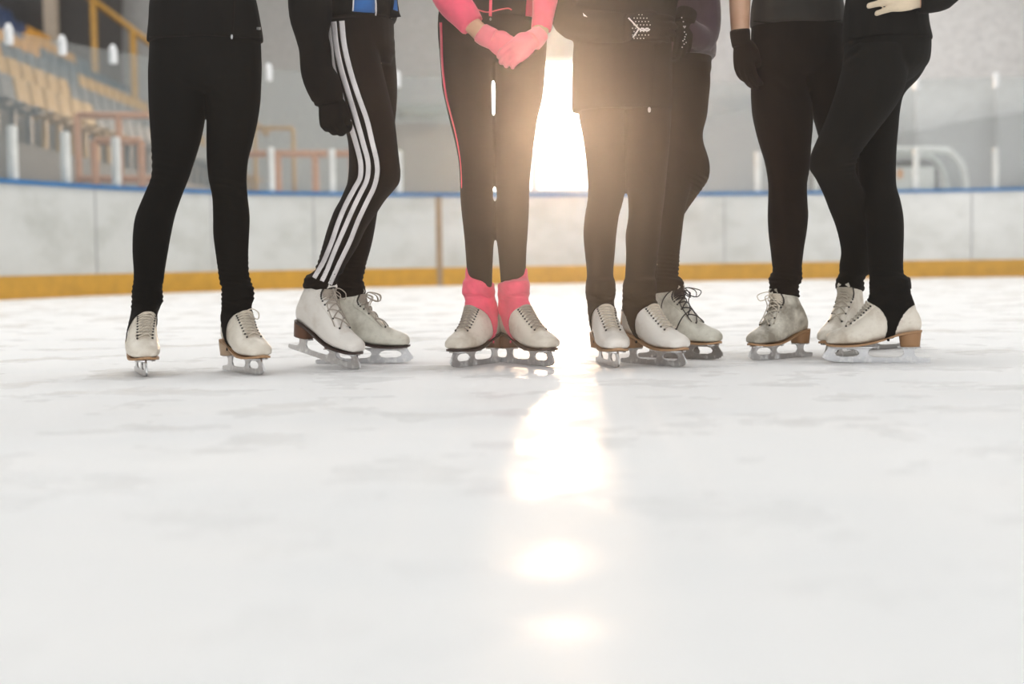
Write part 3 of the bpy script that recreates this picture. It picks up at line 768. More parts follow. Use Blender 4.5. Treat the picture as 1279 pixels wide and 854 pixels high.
decal(P3['topbvh'], [(613.5, -20), (613, 0), (612.7, 12), (612.5, 21)], 3.6, 'zipper', MAT['pink'], P3['top'], base, off=.003)
MB().ball(W(612.6, 24, Yh - .122), (.0032, .003, .0045)).build('zipper_pull', MAT['metal'], P3['top'], loc=-base)
decal(P3['topbvh'], [(594, 11), (604, 14.5), (612, 15), (622, 12.5), (634, 10.5), (639, 12.5)], 1.6, 'piping', MAT['pinktrim'], P3['top'], base, off=.002)
decal(P3['topbvh'], [(662.5, -20), (661.5, 0), (660.5, 21)], 6.5, 'jacket_panel', MAT['pink'], P3['top'], base, off=.003, wid2=9)

# ---- skater with the rhinestone glove
D1 = skate_matrix(759, 455.5, -81); D2 = skate_matrix(816, 455.5, -57)
Y1, Y2 = cuffY(D1), cuffY(D2); Yh = (Y1 + Y2) / 2 - .01
base = Vector((W(780, 300, Yh).x, Yh, 0))
hips = [(20, 722, 832, .10), (60, 720, 836, .112), (110, 719, 837, .115), (128, 726, 832, .09), (138, 740, 818, .05)]
L = [(100, 721, 779, .10), (131, 721.5, 780, .10), (150, 724, 780.5, .095), (170, 728, 780.7, .09), (185, 730.3, 780.8), (200, 732.2, 781), (223, 734.2, 780.6), (247, 734.4, 779), (270, 730.5, 773), (293, 728.5, 770), (317, 730.3, 768), (340, 732.7, 766), (360, 732.7, 767), (375, 731.5, 770), (389, 732.5, 773)]
Rr = [(100, 779, 836, .10), (131, 780, 838, .10), (150, 780.5, 838, .095), (170, 780.7, 837), (185, 781, 836), (212, 781.6, 833), (247, 784.5, 830), (270, 785, 827), (293, 781.5, 824.7), (317, 782, 821.5), (340, 781, 818.5), (360, 780, 817.5), (375, 777.5, 818), (390, 776.5, 819)]
tor = torso_up(777, Yh, wy=-20, wide=.86) + [(-16, 722, 832, .11), (20, 720, 836, .12), (55, 716.8, 838, .123), (80, 715, 838.5, .125), (110, 714.7, 838.7, .124), (130, 714.6, 838.6, .124), (139, 715.2, 838.5, .123)]
xc = W(777, 320, Yh).x; Yf = Yh - .17
arms = [([Vector((xc - .115, Yh + .06, 1.39)), W(714, -60, Yh + .10), W(703, -8, Yh + .10), W(712, 24, Yh + .04), W(732, 32, Yh - .07), W(760, 34, Yh - .16), W(783, 35, Yh - .18)], [.046, .048, .053, .052, .046, .043, .040]),
        ([Vector((xc + .15, Yh, 1.39)), Vector((xc + .155, Yh - .01, 1.22)), W(826, 10, Yh - .03), W(822, 34, Yh - .09), W(806, 34, Yh - .125), W(775, 34, Yh - .12)], [.050, .048, .044, .042, .040, .036])]
wr = [folds(W(752, 380, Y1), .06, .0022), folds(W(797, 380, Y2), .06, .0022), folds(W(755, 255, Y1), .06, .0012, .02)]
P4 = make_person('person in long black zip jacket with folded arms and a rhinestone studded black glove', base, hips, [(L, lerpY(140, Yh, 380, Y1), D1, (0.05, -0.07), True), (Rr, lerpY(140, Yh, 380, Y2), D2, (0.05, -0.08), True)], Yh, MAT['brownblack'], tor, MAT['jacket'], 'jacket', arms=arms, face=-1.5, wr=wr, seed=4,
    hands=[dict(wrist=W(784, 35, Yh - .18), xd=(1, .12, .02), zd=(.05, -1, .1), curl=(.35, .35, .35, .35), thumb=.3, mat=MAT['brownblack'], size=.95, label='black glove with a rhinestone pattern on its back', cuff=([W(776, 35, Yh - .178), W(782, 35, Yh - .18), W(788, 35, Yh - .181)], [.036, .037, .034])),
           dict(wrist=W(788, 34, Yh - .115), xd=(-1, .35, .05), zd=(0, -1, 0), mirror=True, size=.62)])
skate(P4['p'], base, D1, shear=(0.05, -0.07), mats=K('boot_clean', 'sole_tan', 'heel_tan', 'blade', 'lace'), cover=MAT['brownblack'], label='white skate boot seen toe on under a dark stirrup')
skate(P4['p'], base, D2, shear=(0.05, -0.08), mats=K('boot_clean', 'sole_tan', 'heel_tan', 'blade', 'lace'), cover=MAT['brownblack'], label='white skate boot angled right under a dark stirrup')
gl, gb = P4['gloves'][0]
def gems(bvh, pts, r, parent, base, stretch=None):
    mb = MB()
    for x, y in pts:
        d = ray(x, y).normalized(); h, n, _, _ = bvh.ray_cast(EYE, d)
        if h: mb.ball(h - d * r * .2, r, 8, 6)
    mb.build('rhinestones', MAT['gem'], parent, loc=-base)
pts = []
for i in range(8):
    for j in range(6):
        x, y = 790 + j * 4.0 + (i % 2) * 2, 18.5 + i * 4.2
        if (x - 799) ** 2 / 190 + (y - 34) ** 2 / 270 < 1.0 and not (abs(y - 36) < 2.2 and x > 797): pts.append((x, y))
gems(gb, pts, .0016, gl, base)
pts = [(785.5 + 12 * k / 9, 23 + 12.5 * k / 9) for k in range(10)] + [(798 - 7 * k / 6, 36 + 10 * k / 6) for k in range(7)] + [(798 + 13 * k / 7, 36 + .8 * math.sin(k * 2)) for k in range(8)] + [(800 + 10 * k / 5, 38) for k in range(6)]
gems(gb, pts, .0026, gl, base)
decal(P4['topbvh'], [(818, 56), (816.5, 80), (814, 110), (811.5, 137)], 1.8, 'zipper', MAT['black'], P4['top'], base)
MB().ball(W(811, 137, Yh - .13), (.0045, .003, .008)).build('zipper_pull', MAT['metal'], P4['top'], loc=-base)
MB().loft([[W(x, y, Yh - .16) for x, y in ((728, 16), (734, 21.5), (729, 20))], [W(x, y, Yh - .157) for x, y in ((728, 16), (734, 21.5), (729, 20))]]).build('logo_tab', MAT['gem'], P4['top'], False, loc=-base)

# ---- skater in the purple jacket, behind
E1 = skate_matrix(813, 447.5, -18, 12); E2 = skate_matrix(850, 447.5, -38)
E1 = skate_matrix(816, 442.5, -20, 13)
Y1, Y2 = cuffY(E1), cuffY(E2); Yh = 4.47
base = Vector((W(855, 300, Yh).x, Yh, 0))
hips = [(20, 825, 884, .12), (60, 820, 887, .14), (85, 819, 887.5, .145), (100, 825, 885, .12), (114, 835, 878, .06)]
L = [(80, 820, 886.5, .09), (105, 822, 886.8, .09), (125, 824, 885), (145, 826, 883), (165, 829, 878), (178, 831, 878.5), (190, 833, 882.2), (202, 834, 885.5), (213, 834, 886.3), (225, 832, 884), (237, 828, 876), (252, 822, 865), (267, 816, 855), (285, 808, 844), (305, 799, 832), (325, 792, 823), (338, 786.5, 817.5), (347, 784, 815)]
Rr = [(80, 826, 884, .09), (105, 828, 884, .09), (145, 832, 880), (180, 832, 874), (215, 828, 868), (245, 824, 860), (267, 822.5, 855), (293, 822, 851.7), (317, 821, 848.8), (333, 820.5, 847.8), (346, 819.5, 847.2), (356, 819, 847)]
f1 = lambda y: Yh - .06 + (Y1 - Yh + .06) * max(0, min(1, (y - 90) / 250)); f2 = lambda y: Yh + .03 + (Y2 - Yh - .03) * max(0, min(1, (y - 90) / 255))
tor = torso_up(846, Yh, wy=-20, wide=.62, depth=.125) + [(-16, 815, 884, .14), (8, 814, 887, .15), (30, 815, 889.5, .155), (50, 816, 892, .155), (63, 818, 893, .155), (74, 820, 892, .15)]
arms = [([Vector((W(845, 300, Yh).x, Yh - .15, 1.39)), W(868, -55, Yh - .12), W(878, -10, Yh - .10), W(882, 25, Yh - .10), W(877, 48, Yh - .13), W(864, 40, Yh - .18), W(856, 30, Yh - .20)], [.056, .054, .050, .047, .043, .036, .030]),
        ([Vector((W(845, 300, Yh).x, Yh + .15, 1.39)), Vector((W(850, 300, Yh).x, Yh + .20, 1.20)), Vector((W(850, 300, Yh).x, Yh + .08, 1.26))], [.055, .05, .042])]
wr = [folds(W(835, 340, Y2), .07, .003, .013), folds(W(800, 335, Y1), .07, .0028, .013), folds(W(872, 232, Yh - .05), .06, .0028, .014, (.4, 0, 1)), folds(W(860, 85, Yh), .08, .002, .03, (.3, 0, 1))]
P5 = make_person('person in purple jacket with one knee bent, standing behind the rhinestone glove skater', base, hips, [(L, f1, E1, (0, 0), False), (Rr, f2, E2, (0.05, 0.03), False)], Yh, MAT['brownblack'], tor, MAT['purple'], 'jacket', arms=arms, face=-.6, wr=wr, seed=5,
    hands=[dict(wrist=W(855, 24, Yh - .215), xd=(-.06, .02, -1), zd=(.15, -1, 0), mirror=True, curl=(.3, .3, .3, .3), thumb=.2, mat=MAT['brownblack'], size=.72, label='black glove with a column of rhinestones', cuff=([W(858, 14, Yh - .208), W(856, 21, Yh - .214), W(855, 28, Yh - .218)], [.032, .033, .030])),
           dict(wrist=Vector((W(850, 300, Yh).x, Yh + .08, 1.26)), xd=(.3, -.9, .2), zd=(1, 0, 0))])
skate(P5['p'], base, E1, shear=(0, 0), mats=K('boot_clean', 'sole_dark', 'heel_tan', 'blade_dark', 'lace'), label='white skate boot set back with its heel lifted')
skate(P5['p'], base, E2, shear=(0.05, 0.03), mats=K('boot_grey', 'sole_tan', 'heel_tan', 'blade_dark', 'lace_black'), loops=4, wrap=True, label='cream skate boot with black laces tied in long loops')
gl, gb = P5['gloves'][0]
gems(gb, [(851.5, 22), (853.5, 27), (854, 33), (855, 34.5), (856, 33), (855, 40), (857, 43), (855.5, 46), (855, 49), (853, 51), (857, 53), (854.5, 55), (852, 59)], .0022, gl, base)

# ---- skater in the charcoal tee with a bare forearm
F1 = skate_matrix(975, 447.5, 180 + 37, 0, .93); F2 = skate_matrix(1101, 436, 180 + 22)
Y1, Y2 = cuffY(F1), cuffY(F2); Yh = 4.44
base = Vector((W(990, 300, Yh).x, Yh, 0))
hips = [(-25, 948, 1046, .09), (0, 943, 1051, .10), (33, 939.5, 1054, .113), (60, 939, 1055, .115), (85, 943, 1050, .10), (98, 957, 1036, .05)]
L = [(50, 939.5, 1003, .10), (75, 939.2, 1004.5, .098), (100, 938.5, 1007, .09), (120, 938.3, 1011, .085), (140, 940, 1014.5), (160, 944, 1014.6), (180, 949.2, 1012.6), (200, 955.2, 1011.5), (215, 958, 1010), (230, 959.8, 1007.7), (250, 959.5, 1008), (270, 959, 1009), (290, 960, 1007), (310, 962.5, 1003.7), (330, 964.5, 1001.5), (338, 965, 1001.5), (346, 960.5, 1002), (355, 959.2, 1001.5), (365, 960.5, 1001), (372, 961.5, 1000.5)]
Rr = [(50, 990, 1054, .10), (75, 994, 1055, .098), (100, 1000, 1058), (120, 1006, 1061), (150, 1017, 1067), (170, 1023, 1070), (200, 1034, 1079), (230, 1044, 1086), (260, 1052, 1094), (300, 1062, 1101), (330, 1070, 1104), (352, 1074, 1106), (366, 1075, 1108)]
tor = torso_up(994, Yh, wy=-20, wide=.98) + [(-18, 946, 1046, .105), (0, 940.5, 1051, .112), (20, 938.5, 1054, .118), (33.5, 938, 1055, .12)]
Ya = Yh - .06
sk = [([W(938, -110, Yh - .02), W(930, -60, Yh - .04), W(924, -25, Ya), W(924, 0, Ya), W(924.2, 20, Ya), W(924.5, 38, Ya), W(925, 52, Ya)], [.040, .037, .035, .0325, .031, .0285, .027])]
xc = W(994, 320, Yh).x
arms = [([Vector((xc - .145, Yh, 1.39)), Vector((xc - .165, Yh - .01, 1.33)), Vector((xc - .172, Yh - .02, 1.24))], [.055, .054, .050]),
        ([Vector((xc + .165, Yh, 1.39)), Vector((xc + .20, Yh + .02, 1.26)), Vector((xc + .18, Yh + .10, 1.22)), Vector((xc + .05, Yh + .17, 1.24))], [.055, .052, .042, .036])]
wr = [folds(W(982, 355, Y1), .07, .0034, .014), folds(W(985, 222, Yh - .05), .06, .0016, .016), folds(W(985, 90, Yh - .1), .08, .0015, .04, (.7, 0, 1))]
P6 = make_person('person in charcoal tee with a bare forearm and one hanging black glove', base, hips, [(L, lerpY(110, Yh, 365, Y1), F1, (0.2, -0.1), False), (Rr, lerpY(110, Yh, 365, Y2), F2, (0, 0), False)], Yh, MAT['brownblack'], tor, MAT['tee'], 'tee_shirt', arms=arms, skin_arms=sk, face=-1.7, wr=wr, seed=6,
    hands=[dict(wrist=W(926, 50, Ya), xd=(.11, -.02, -1), zd=(-.72, -.66, 0), curl=(.30, .34, .36, .40), thumb=.1, thumb_curl=.8, mat=MAT['brownblack'], size=.96, label='black glove on an arm hanging beside the hip', cuff=([W(924, 37.5, Ya), W(924.6, 45, Ya), W(926, 58, Ya)], [.0305, .031, .028])),
           dict(wrist=Vector((xc + .05, Yh + .17, 1.24)), xd=(-1, 0, .2), zd=(0, 1, 0))])
skate(P6['p'], base, F1, shear=(0.2, -0.1), mats=K('boot_dirty', 'sole_tan', 'heel_tan', 'blade', 'lace'), loops=2, label='badly scuffed white skate boot pointing left with a tan heel')
skate(P6['p'], base, F2, shear=(0, 0), mats=K('boot_dirty', 'sole_tan', 'heel_tan', 'blade_dark', 'lace'), label='scuffed skate boot half hidden behind the next skater')

# ---- skater at the right end, hand on hip
G1 = skate_matrix(1093, 452.5, 180 - 14); G2 = skate_matrix(1054, 445.5, 180 + 55)
Y1, Y2 = cuffY(G1), cuffY(G2); Yh = 4.14
base = Vector((W(1090, 300, Yh).x, Yh, 0))
hips = [(-25, 1062, 1150, .10), (10, 1057, 1154, .125), (40, 1055, 1159, .14), (58, 1056.5, 1160.5, .145), (80, 1054, 1157.5, .14), (94, 1058, 1144, .11), (104, 1066, 1130, .06)]
L = [(58, 1057, 1128, .095), (80, 1053.5, 1131, .095), (100, 1048.5, 1131, .095), (120, 1042.5, 1125, .09), (140, 1035.2, 1113, .085), (160, 1027, 1097.5, .08), (175, 1020.5, 1086), (190, 1014.2, 1075), (203, 1012, 1068.5), (212, 1012.5, 1067.5), (222, 1019, 1070.5), (240, 1027.8, 1078), (260, 1035.5, 1082.5), (280, 1043.5, 1084), (300, 1048.7, 1084.5), (316, 1050.8, 1085), (330, 1048.7, 1086), (345, 1048.7, 1086), (358, 1048.2, 1086), (366, 1048, 1085.5)]
Rr = [(58, 1088, 1159.5, .095), (80, 1084, 1156.5, .095), (100, 1080, 1145, .095), (118, 1078, 1128.5), (140, 1077, 1123.5), (160, 1075, 1121.7), (180, 1073, 1119.7), (200, 1072, 1118.5), (220, 1073, 1118), (235, 1075.5, 1119), (250, 1079, 1123.5), (270, 1082, 1127.5), (290, 1083, 1128.3), (310, 1083.5, 1127.7), (330, 1084.5, 1127.2), (345, 1085, 1128), (353, 1085, 1131), (365, 1085.5, 1133), (377, 1087, 1135.5)]
f1 = lambda y: Yh - .075 + (Y2 - Yh + .075) * max(0, min(1, (y - 200) / 150)); f2 = lambda y: Yh + .075 + (Y1 - Yh - .075) * max(0, min(1, (y - 150) / 220))
tor = torso_up(1105, Yh, wy=-20, wide=.78, depth=.13) + [(-20, 1062, 1148, .115), (0, 1058, 1152, .13), (18, 1056, 1155.5, .14), (35, 1055, 1157.5, .148), (46, 1055.5, 1160, .15), (53.5, 1056, 1161, .15)]
Ya = Yh - .155
arms = [([Vector((W(1105, 300, Yh).x + .02, Yh - .13, 1.39)), W(1180, -95, Yh - .14), W(1198, -50, Yh - .15), W(1180, -12, Yh - .165), W(1165, -4, Yh - .17), W(1149, -1, Yh - .172)], [.055, .050, .048, .046, .044, .040]),
        ([Vector((W(1105, 300, Yh).x + .02, Yh + .13, 1.39)), Vector((W(1110, 300, Yh).x, Yh + .19, 1.22)), Vector((W(1080, 300, Yh).x, Yh + .10, 1.28))], [.055, .05, .04])]
wr = [folds(W(1066, 350, Y2), .07, .0022, .014), folds(W(1110, 355, Y1), .07, .0022, .014), folds(W(1066, 203, Yh - .1), .05, .0028, .013, (-.2, 0, 1)), folds(W(1070, 62, Yh - .12), .05, .004, .025, (.7, 0, -1))]
P7 = make_person('person in black top with a cream gloved hand on the hip at the right end', base, hips, [(L, f1, G2, (0.05, 0), False), (Rr, f2, G1, (0.12, 0), True)], Yh, MAT['charcoal'], tor, MAT['charcoal'], 'long_sleeve_top', arms=arms, face=2.9, wr=wr, seed=7,
    hands=[dict(wrist=W(1151, -2, Yh - .165), xd=(-1, .05, .02), zd=(-.05, -1, .12), mirror=True, curl=(.20, .2, .22, .22), spread=.22, thumb=.9, mat=MAT['cream'], size=.92, label='cream glove spread on the hip'),
           dict(wrist=Vector((W(1080, 300, Yh).x, Yh + .10, 1.28)), xd=(-.6, -.3, .3), zd=(0, 1, 0))])
skate(P7['p'], base, G1, shear=(0.12, 0), mats=K('boot', 'sole_tan', 'heel_tan', 'blade', 'lace'), cover=MAT['charcoal'], label='white skate boot in profile with a tan heel and a black stirrup')
skate(P7['p'], base, G2, shear=(0.05, 0), mats=K('boot', 'sole_tan', 'heel_tan', 'blade_dark', 'lace'), tongue=True, label='speckled white skate boot behind the other, leggings tucked to its cuff')
decal(P7['topbvh'], [(1057, 47), (1080, 48), (1110, 49.5), (1140, 48.5), (1160, 48)], 1.3, 'hem_seam', MAT['black'], P7['p'], base)
decal(P6['topbvh'], [(941, 26.5), (965, 28.5), (995, 29), (1030, 27), (1050, 25)], 1.2, 'hem_seam', MAT['black'], P6['p'], P6['base'])

# ================================================================== the rink
def ice_mat():
    m, nt, b = nodes('ice'); pr(b, Roughness=.3, Specular_IOR_Level=.5, IOR=1.035)
    n = noise_tex(nt, 1.4, 6, .6, stretch=(.7, 2.2, 1))
    r = ramp(nt, n.outputs[0], [(.3, (.82, .825, .825)), (.7, (.86, .855, .845))])
    nt.links.new(r.outputs[0], b.inputs['Base Color'])
    nw = noise_tex(nt, 3.3, 5, .6)
    rr = ramp(nt, nw.outputs[0], [(.47, (.46, .46, .46)), (.62, (.11, .11, .11))]); nt.links.new(rr.outputs[0], b.inputs['Roughness'])
    n2 = noise_tex(nt, 3.2, 5, .55, stretch=(1, .8, 1)); n3 = noise_tex(nt, 45, 6, .7)
    add = nt.nodes.new('ShaderNodeMath'); add.operation = 'MULTIPLY_ADD'; add.inputs[1].default_value = .10
    nt.links.new(n3.outputs[0], add.inputs[0]); nt.links.new(n2.outputs[0], add.inputs[2])
    bump(nt, b, add.outputs[0], .42, .02)
    return m
MAT['ice'] = ice_mat()
def board_mat():
    m, nt, b = nodes('rink_board_plastic'); pr(b, Roughness=.22, Specular_IOR_Level=.5)
    n = noise_tex(nt, 1.6, 7, .65, stretch=(1, 1, 1.6))
    r = ramp(nt, n.outputs[0], [(.32, (.53, .54, .51)), (.52, (.64, .65, .63)), (.75, (.70, .71, .695))])
    nt.links.new(r.outputs[0], b.inputs['Base Color']); return m
MAT['board'] = board_mat()
MAT['yellow'] = plain('yellow_kickplate', (.62, .33, .035), .4)
MAT['railblue'] = plain('blue_cap_rail', (.02, .17, .42), .4)
MAT['seam'] = plain('brown_board_seam', (.36, .26, .17), .6)
MAT['post'] = plain('white_painted_post', (.72, .73, .71), .4)
MAT['clip'] = plain('white_clip', (.85, .86, .87), .4)
MAT['concrete'] = plain('grey_concrete', (.17, .165, .155), .8)
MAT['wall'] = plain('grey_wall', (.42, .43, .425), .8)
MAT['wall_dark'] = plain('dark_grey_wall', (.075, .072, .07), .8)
MAT['wall_beige'] = plain('beige_wall', (.33, .30, .265), .8)
MAT['wall_light'] = plain('light_grey_wall', (.86, .86, .86), .8)
MAT['wall_mid'] = plain('mid_grey_sheeting', (.42, .425, .43), .7)
MAT['ceil'] = plain('pale_ceiling', (.6, .6, .58), .8)
def glass_mat():
    m = bpy.data.materials.new('hazy_safety_glass'); m.use_nodes = True; nt = m.node_tree; nt.nodes.clear()
    o = nt.nodes.new('ShaderNodeOutputMaterial'); t = nt.nodes.new('ShaderNodeBsdfTransparent'); d = nt.nodes.new('ShaderNodeBsdfDiffuse'); g = nt.nodes.new('ShaderNodeBsdfGlossy')
    t.inputs[0].default_value = (.93, .95, .95, 1); d.inputs[0].default_value = (.62, .63, .62, 1); g.inputs['Roughness'].default_value = .08
    tc = nt.nodes.new('ShaderNodeTexCoord'); n = nt.nodes.new('ShaderNodeTexNoise'); n.inputs['Scale'].default_value = 2.5; n.inputs['Detail'].default_value = 6
    nt.links.new(tc.outputs['Object'], n.inputs['Vector'])
    mr = nt.nodes.new('ShaderNodeMapRange'); mr.inputs[3].default_value = .10; mr.inputs[4].default_value = .17; nt.links.new(n.outputs[0], mr.inputs[0])
    m1 = nt.nodes.new('ShaderNodeMixShader'); nt.links.new(mr.outputs[0], m1.inputs[0]); nt.links.new(t.outputs[0], m1.inputs[1]); nt.links.new(d.outputs[0], m1.inputs[2])
    m2 = nt.nodes.new('ShaderNodeMixShader'); m2.inputs[0].default_value = .012
    nt.links.new(m1.outputs[0], m2.inputs[1]); nt.links.new(g.outputs[0], m2.inputs[2]); nt.links.new(m2.outputs[0], o.inputs[0]); return m
MAT['glass'] = glass_mat()

struct('floor', MB().box((1, 10, -.05), (22, 26, .05)), MAT['ice'])
XL, XR, YN, YF, ZC = -17., 20., -13., 34., 9.
struct('wall_back', MB().box(((XL + XR) / 2, YF + .1, ZC / 2), ((XR - XL) / 2, .1, ZC / 2)), MAT['wall'])
struct('wall_left', MB().box((XL - .1, (YN + YF) / 2, ZC / 2), (.1, (YF - YN) / 2, ZC / 2)), MAT['wall'])
struct('wall_right', MB().box((XR + .1, (YN + YF) / 2, ZC / 2), (.1, (YF - YN) / 2, ZC / 2)), MAT['wall_light'])
struct('wall_front', MB().box(((XL + XR) / 2, YN - .1, ZC / 2), ((XR - XL) / 2, .1, ZC / 2)), MAT['wall_light'])
struct('ceiling', MB().box(((XL + XR) / 2, (YN + YF) / 2, ZC + .1), ((XR - XL) / 2, (YF - YN) / 2, .1)), MAT['ceil'])

# boards: plan of the inner face, from the near left round the corner to the right
plan = [(-5.6, -3.0), (-5.6, 4.0), (-5.55, 8.5), (-5.2, 11.2), (-4.55, 13.1), (-3.95, 14.5), (-3.2, 15.55), (-2.2, 16.3), (-.85, 16.95), (.95, 17.5), (2.6, 17.75), (4.4, 17.8), (6.4, 17.6), (9., 17.0), (11.0, 15.6), (12.4, 13.), (12.9, 9.), (12.9, -3.)]
PP = []
for i in range(len(plan) - 1):
    a, b, c, d = [Vector(plan[max(0, min(len(plan) - 1, i + k))]) for k in (-1, 0, 1, 2)]
    for k in range(8): PP.append(cr(a, b, c, d, k / 8))
PP.append(Vector(plan[-1]))
def wall_strip(off0, off1, z0, z1):
    rg = []
    for i, p in enumerate(PP):
        t = (PP[min(i + 1, len(PP) - 1)] - PP[max(i - 1, 0)]).normalized(); n = Vector((-t.y, t.x))     # outward
        a, b = p + n * off0, p + n * off1
        rg.append([Vector((a.x, a.y, z0)), Vector((b.x, b.y, z0)), Vector((b.x, b.y, z1)), Vector((a.x, a.y, z1))])
    return MB().loft(rg)
boards = struct('wall_boards', wall_strip(0, .10, .0, 1.06), MAT['board'])
struct('kickplate', wall_strip(-.012, 0, .0, .215), MAT['yellow'], parent=boards)
struct('cap_rail', wall_strip(-.025, .13, 1.06, 1.10), MAT['railblue'], parent=boards)
def on_plan(px):
    """The point of the boards that the photograph shows at column px, and the wall's direction there."""
    best = None
    for i in range(len(PP) - 1):
        for k in range(10):
            q = PP[i].lerp(PP[i + 1], k / 10)
            if q.y < 6: continue
            e = abs(q.x / q.y * F + 639.5 - px)
            if best is None or e < best[0]: best = (e, q, (PP[i + 1] - PP[i]).normalized())
    return best[1], best[2]
q, t = on_plan(551)
seam = MB().box((q.x, q.y - .008, .53), (.035, .012, .53), Matrix.Rotation(math.atan2(t.y, t.x), 3, 'Z')).build('board_seam', MAT['seam'], boards, False)
for px in (124, 268, 395, 735, 905, 1090, 1215):
    q, t = on_plan(px)
    MB().box((q.x, q.y, .64), (.008, .006, .42), Matrix.Rotation(math.atan2(t.y, t.x), 3, 'Z')).build('board_joint', MAT['wall_mid'], boards, False)

# safety glass above the boards
gl = empty('safety_glass', (0, 17.6, 1.1), 'clear hazy safety glass on white posts along the top of the rink boards', 'glass barrier')
gb = Vector((0, 17.6, 1.1)); TOP = 2.46
PX = [-28, 29, 94, 155, 218, 282, 345, 421, 503, 587, 671, 760, 855, 950, 1047, 1145, 1244, 1345]
S = []
for px in PX:
    q, t = on_plan(px); n = Vector((-t.y, t.x)); S.append((q + n * .05, t))
for (q, t) in S:
    ro = Matrix.Rotation(math.atan2(t.y, t.x), 3, 'Z')
    MB().box((q.x, q.y, 1.103 + .24), (.032, .035, .24), ro).box((q.x, q.y, 1.1 + .485), (.028, .03, .012), ro).build('post', MAT['post'], gl, False, loc=-gb)
    MB().box((q.x, q.y, TOP - .05), (.028, .030, .075), ro).ball((q.x, q.y, TOP + .02), (.035, .035, .05)).build('clip', MAT['clip'], gl, False, loc=-gb)
for (a, t0), (b, t1) in zip(S, S[1:]):
    c = (a + b) / 2; d = b - a
    MB().box((c.x, c.y, (1.105 + TOP) / 2), (d.length / 2 - .006, .006, (TOP - 1.105) / 2), Matrix.Rotation(math.atan2(d.y, d.x), 3, 'Z')).build('pane', MAT['glass'], gl, False, loc=-gb)

# bright doorway-like window in the far wall
win = empty('window_1', (1.0, YF - .12, 2.7), None, None); win['kind'] = 'structure'
def emit(name, c, s):
    m = bpy.data.materials.new(name); m.use_nodes = True; nt = m.node_tree; nt.nodes.clear()
    o = nt.nodes.new('ShaderNodeOutputMaterial'); e = nt.nodes.new('ShaderNodeEmission'); e.inputs[0].default_value = (*c, 1); e.inputs[1].default_value = s
    nt.links.new(e.outputs[0], o.inputs[0]); return m
wb = Vector((1.0, YF - .12, 2.7))
WX0, WX1, WZ0, WZ1 = -.55, 2.75, 1.2, 4.95
MB().box(((WX0 + WX1) / 2, YF - .06, (WZ0 + WZ1) / 2), ((WX1 - WX0) / 2, .02, (WZ1 - WZ0) / 2)).build('window_pane', emit('daylight_pane', (1., .95, .90), 5.), win, False, loc=-wb)
fr = MB()
for x in (WX0, WX1, .62): fr.box((x, YF - .10, (WZ0 + WZ1) / 2 - (1.15 if x == .62 else 0)), (.06, .03, (WZ1 - WZ0) / 2 - (1.1 if x == .62 else 0)))
for z in (WZ0, WZ1, 1.9): fr.box(((WX0 + WX1) / 2, YF - .10, z), ((WX1 - WX0) / 2, .03, .06))
fr.build('window_frame', MAT['post'], win, False, loc=-wb)

# far walls: sheeting with a sloping top edge on the right, beige and dark parts on the left
def slab(name, pts, Y, th, mat):
    v0 = [Vector((x, Y, z)) for x, z in pts]; v1 = [Vector((x, Y + th, z)) for x, z in pts]
    return struct(name, MB().loft([v0, v1]), mat)
def XZ(px, py, Y):
    w = W(px, py, Y); return (w.x, w.z)
Yq = 33.0
slab('trim_1', [XZ(790, 260, Yq), XZ(790, 158, Yq), XZ(890, 143, Yq), XZ(1030, 120, Yq), XZ(1115, 112, Yq), XZ(1115, 260, Yq)], Yq, .05, MAT['wall_mid'])
slab('trim_2', [XZ(1118, 260, Yq), XZ(1118, 168, Yq), XZ(1180, 156, Yq), XZ(1290, 137, Yq), XZ(1400, 120, Yq), XZ(1400, 260, Yq)], Yq, .05, MAT['wall_mid'])
slab('trim_3', [XZ(1112, 262, Yq + .6), XZ(1112, -120, Yq + .6), XZ(1420, -120, Yq + .6), XZ(1420, 262, Yq + .6)], Yq + .6, .05, MAT['wall_light'])
slab('trim_9', [XZ(775, 262, Yq + .6), XZ(775, -120, Yq + .6), XZ(1112, -120, Yq + .6), XZ(1112, 262, Yq + .6)], Yq + .6, .05, plain('toned_down_wall', (.58, .585, .59), .8))  # darker half of the light wall, toned down against the window glow
slab('trim_4', [XZ(484, 262, Yq), XZ(484, 154, Yq), XZ(600, 154, Yq), XZ(600, 262, Yq)], Yq, .06, MAT['wall_beige'])
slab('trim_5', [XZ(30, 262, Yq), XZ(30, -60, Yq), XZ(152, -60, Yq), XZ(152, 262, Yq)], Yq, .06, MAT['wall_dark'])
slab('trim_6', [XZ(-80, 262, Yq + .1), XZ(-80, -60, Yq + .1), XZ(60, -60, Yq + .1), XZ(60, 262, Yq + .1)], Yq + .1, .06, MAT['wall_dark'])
q = MB().tube([W(497, 139, Yq - .3), W(545, 139, Yq - .3), W(556, 134, Yq - .3)], .16, 10).build('trim_7', plain('green_pipe', (.27, .30, .27), .6)); q['kind'] = 'structure'

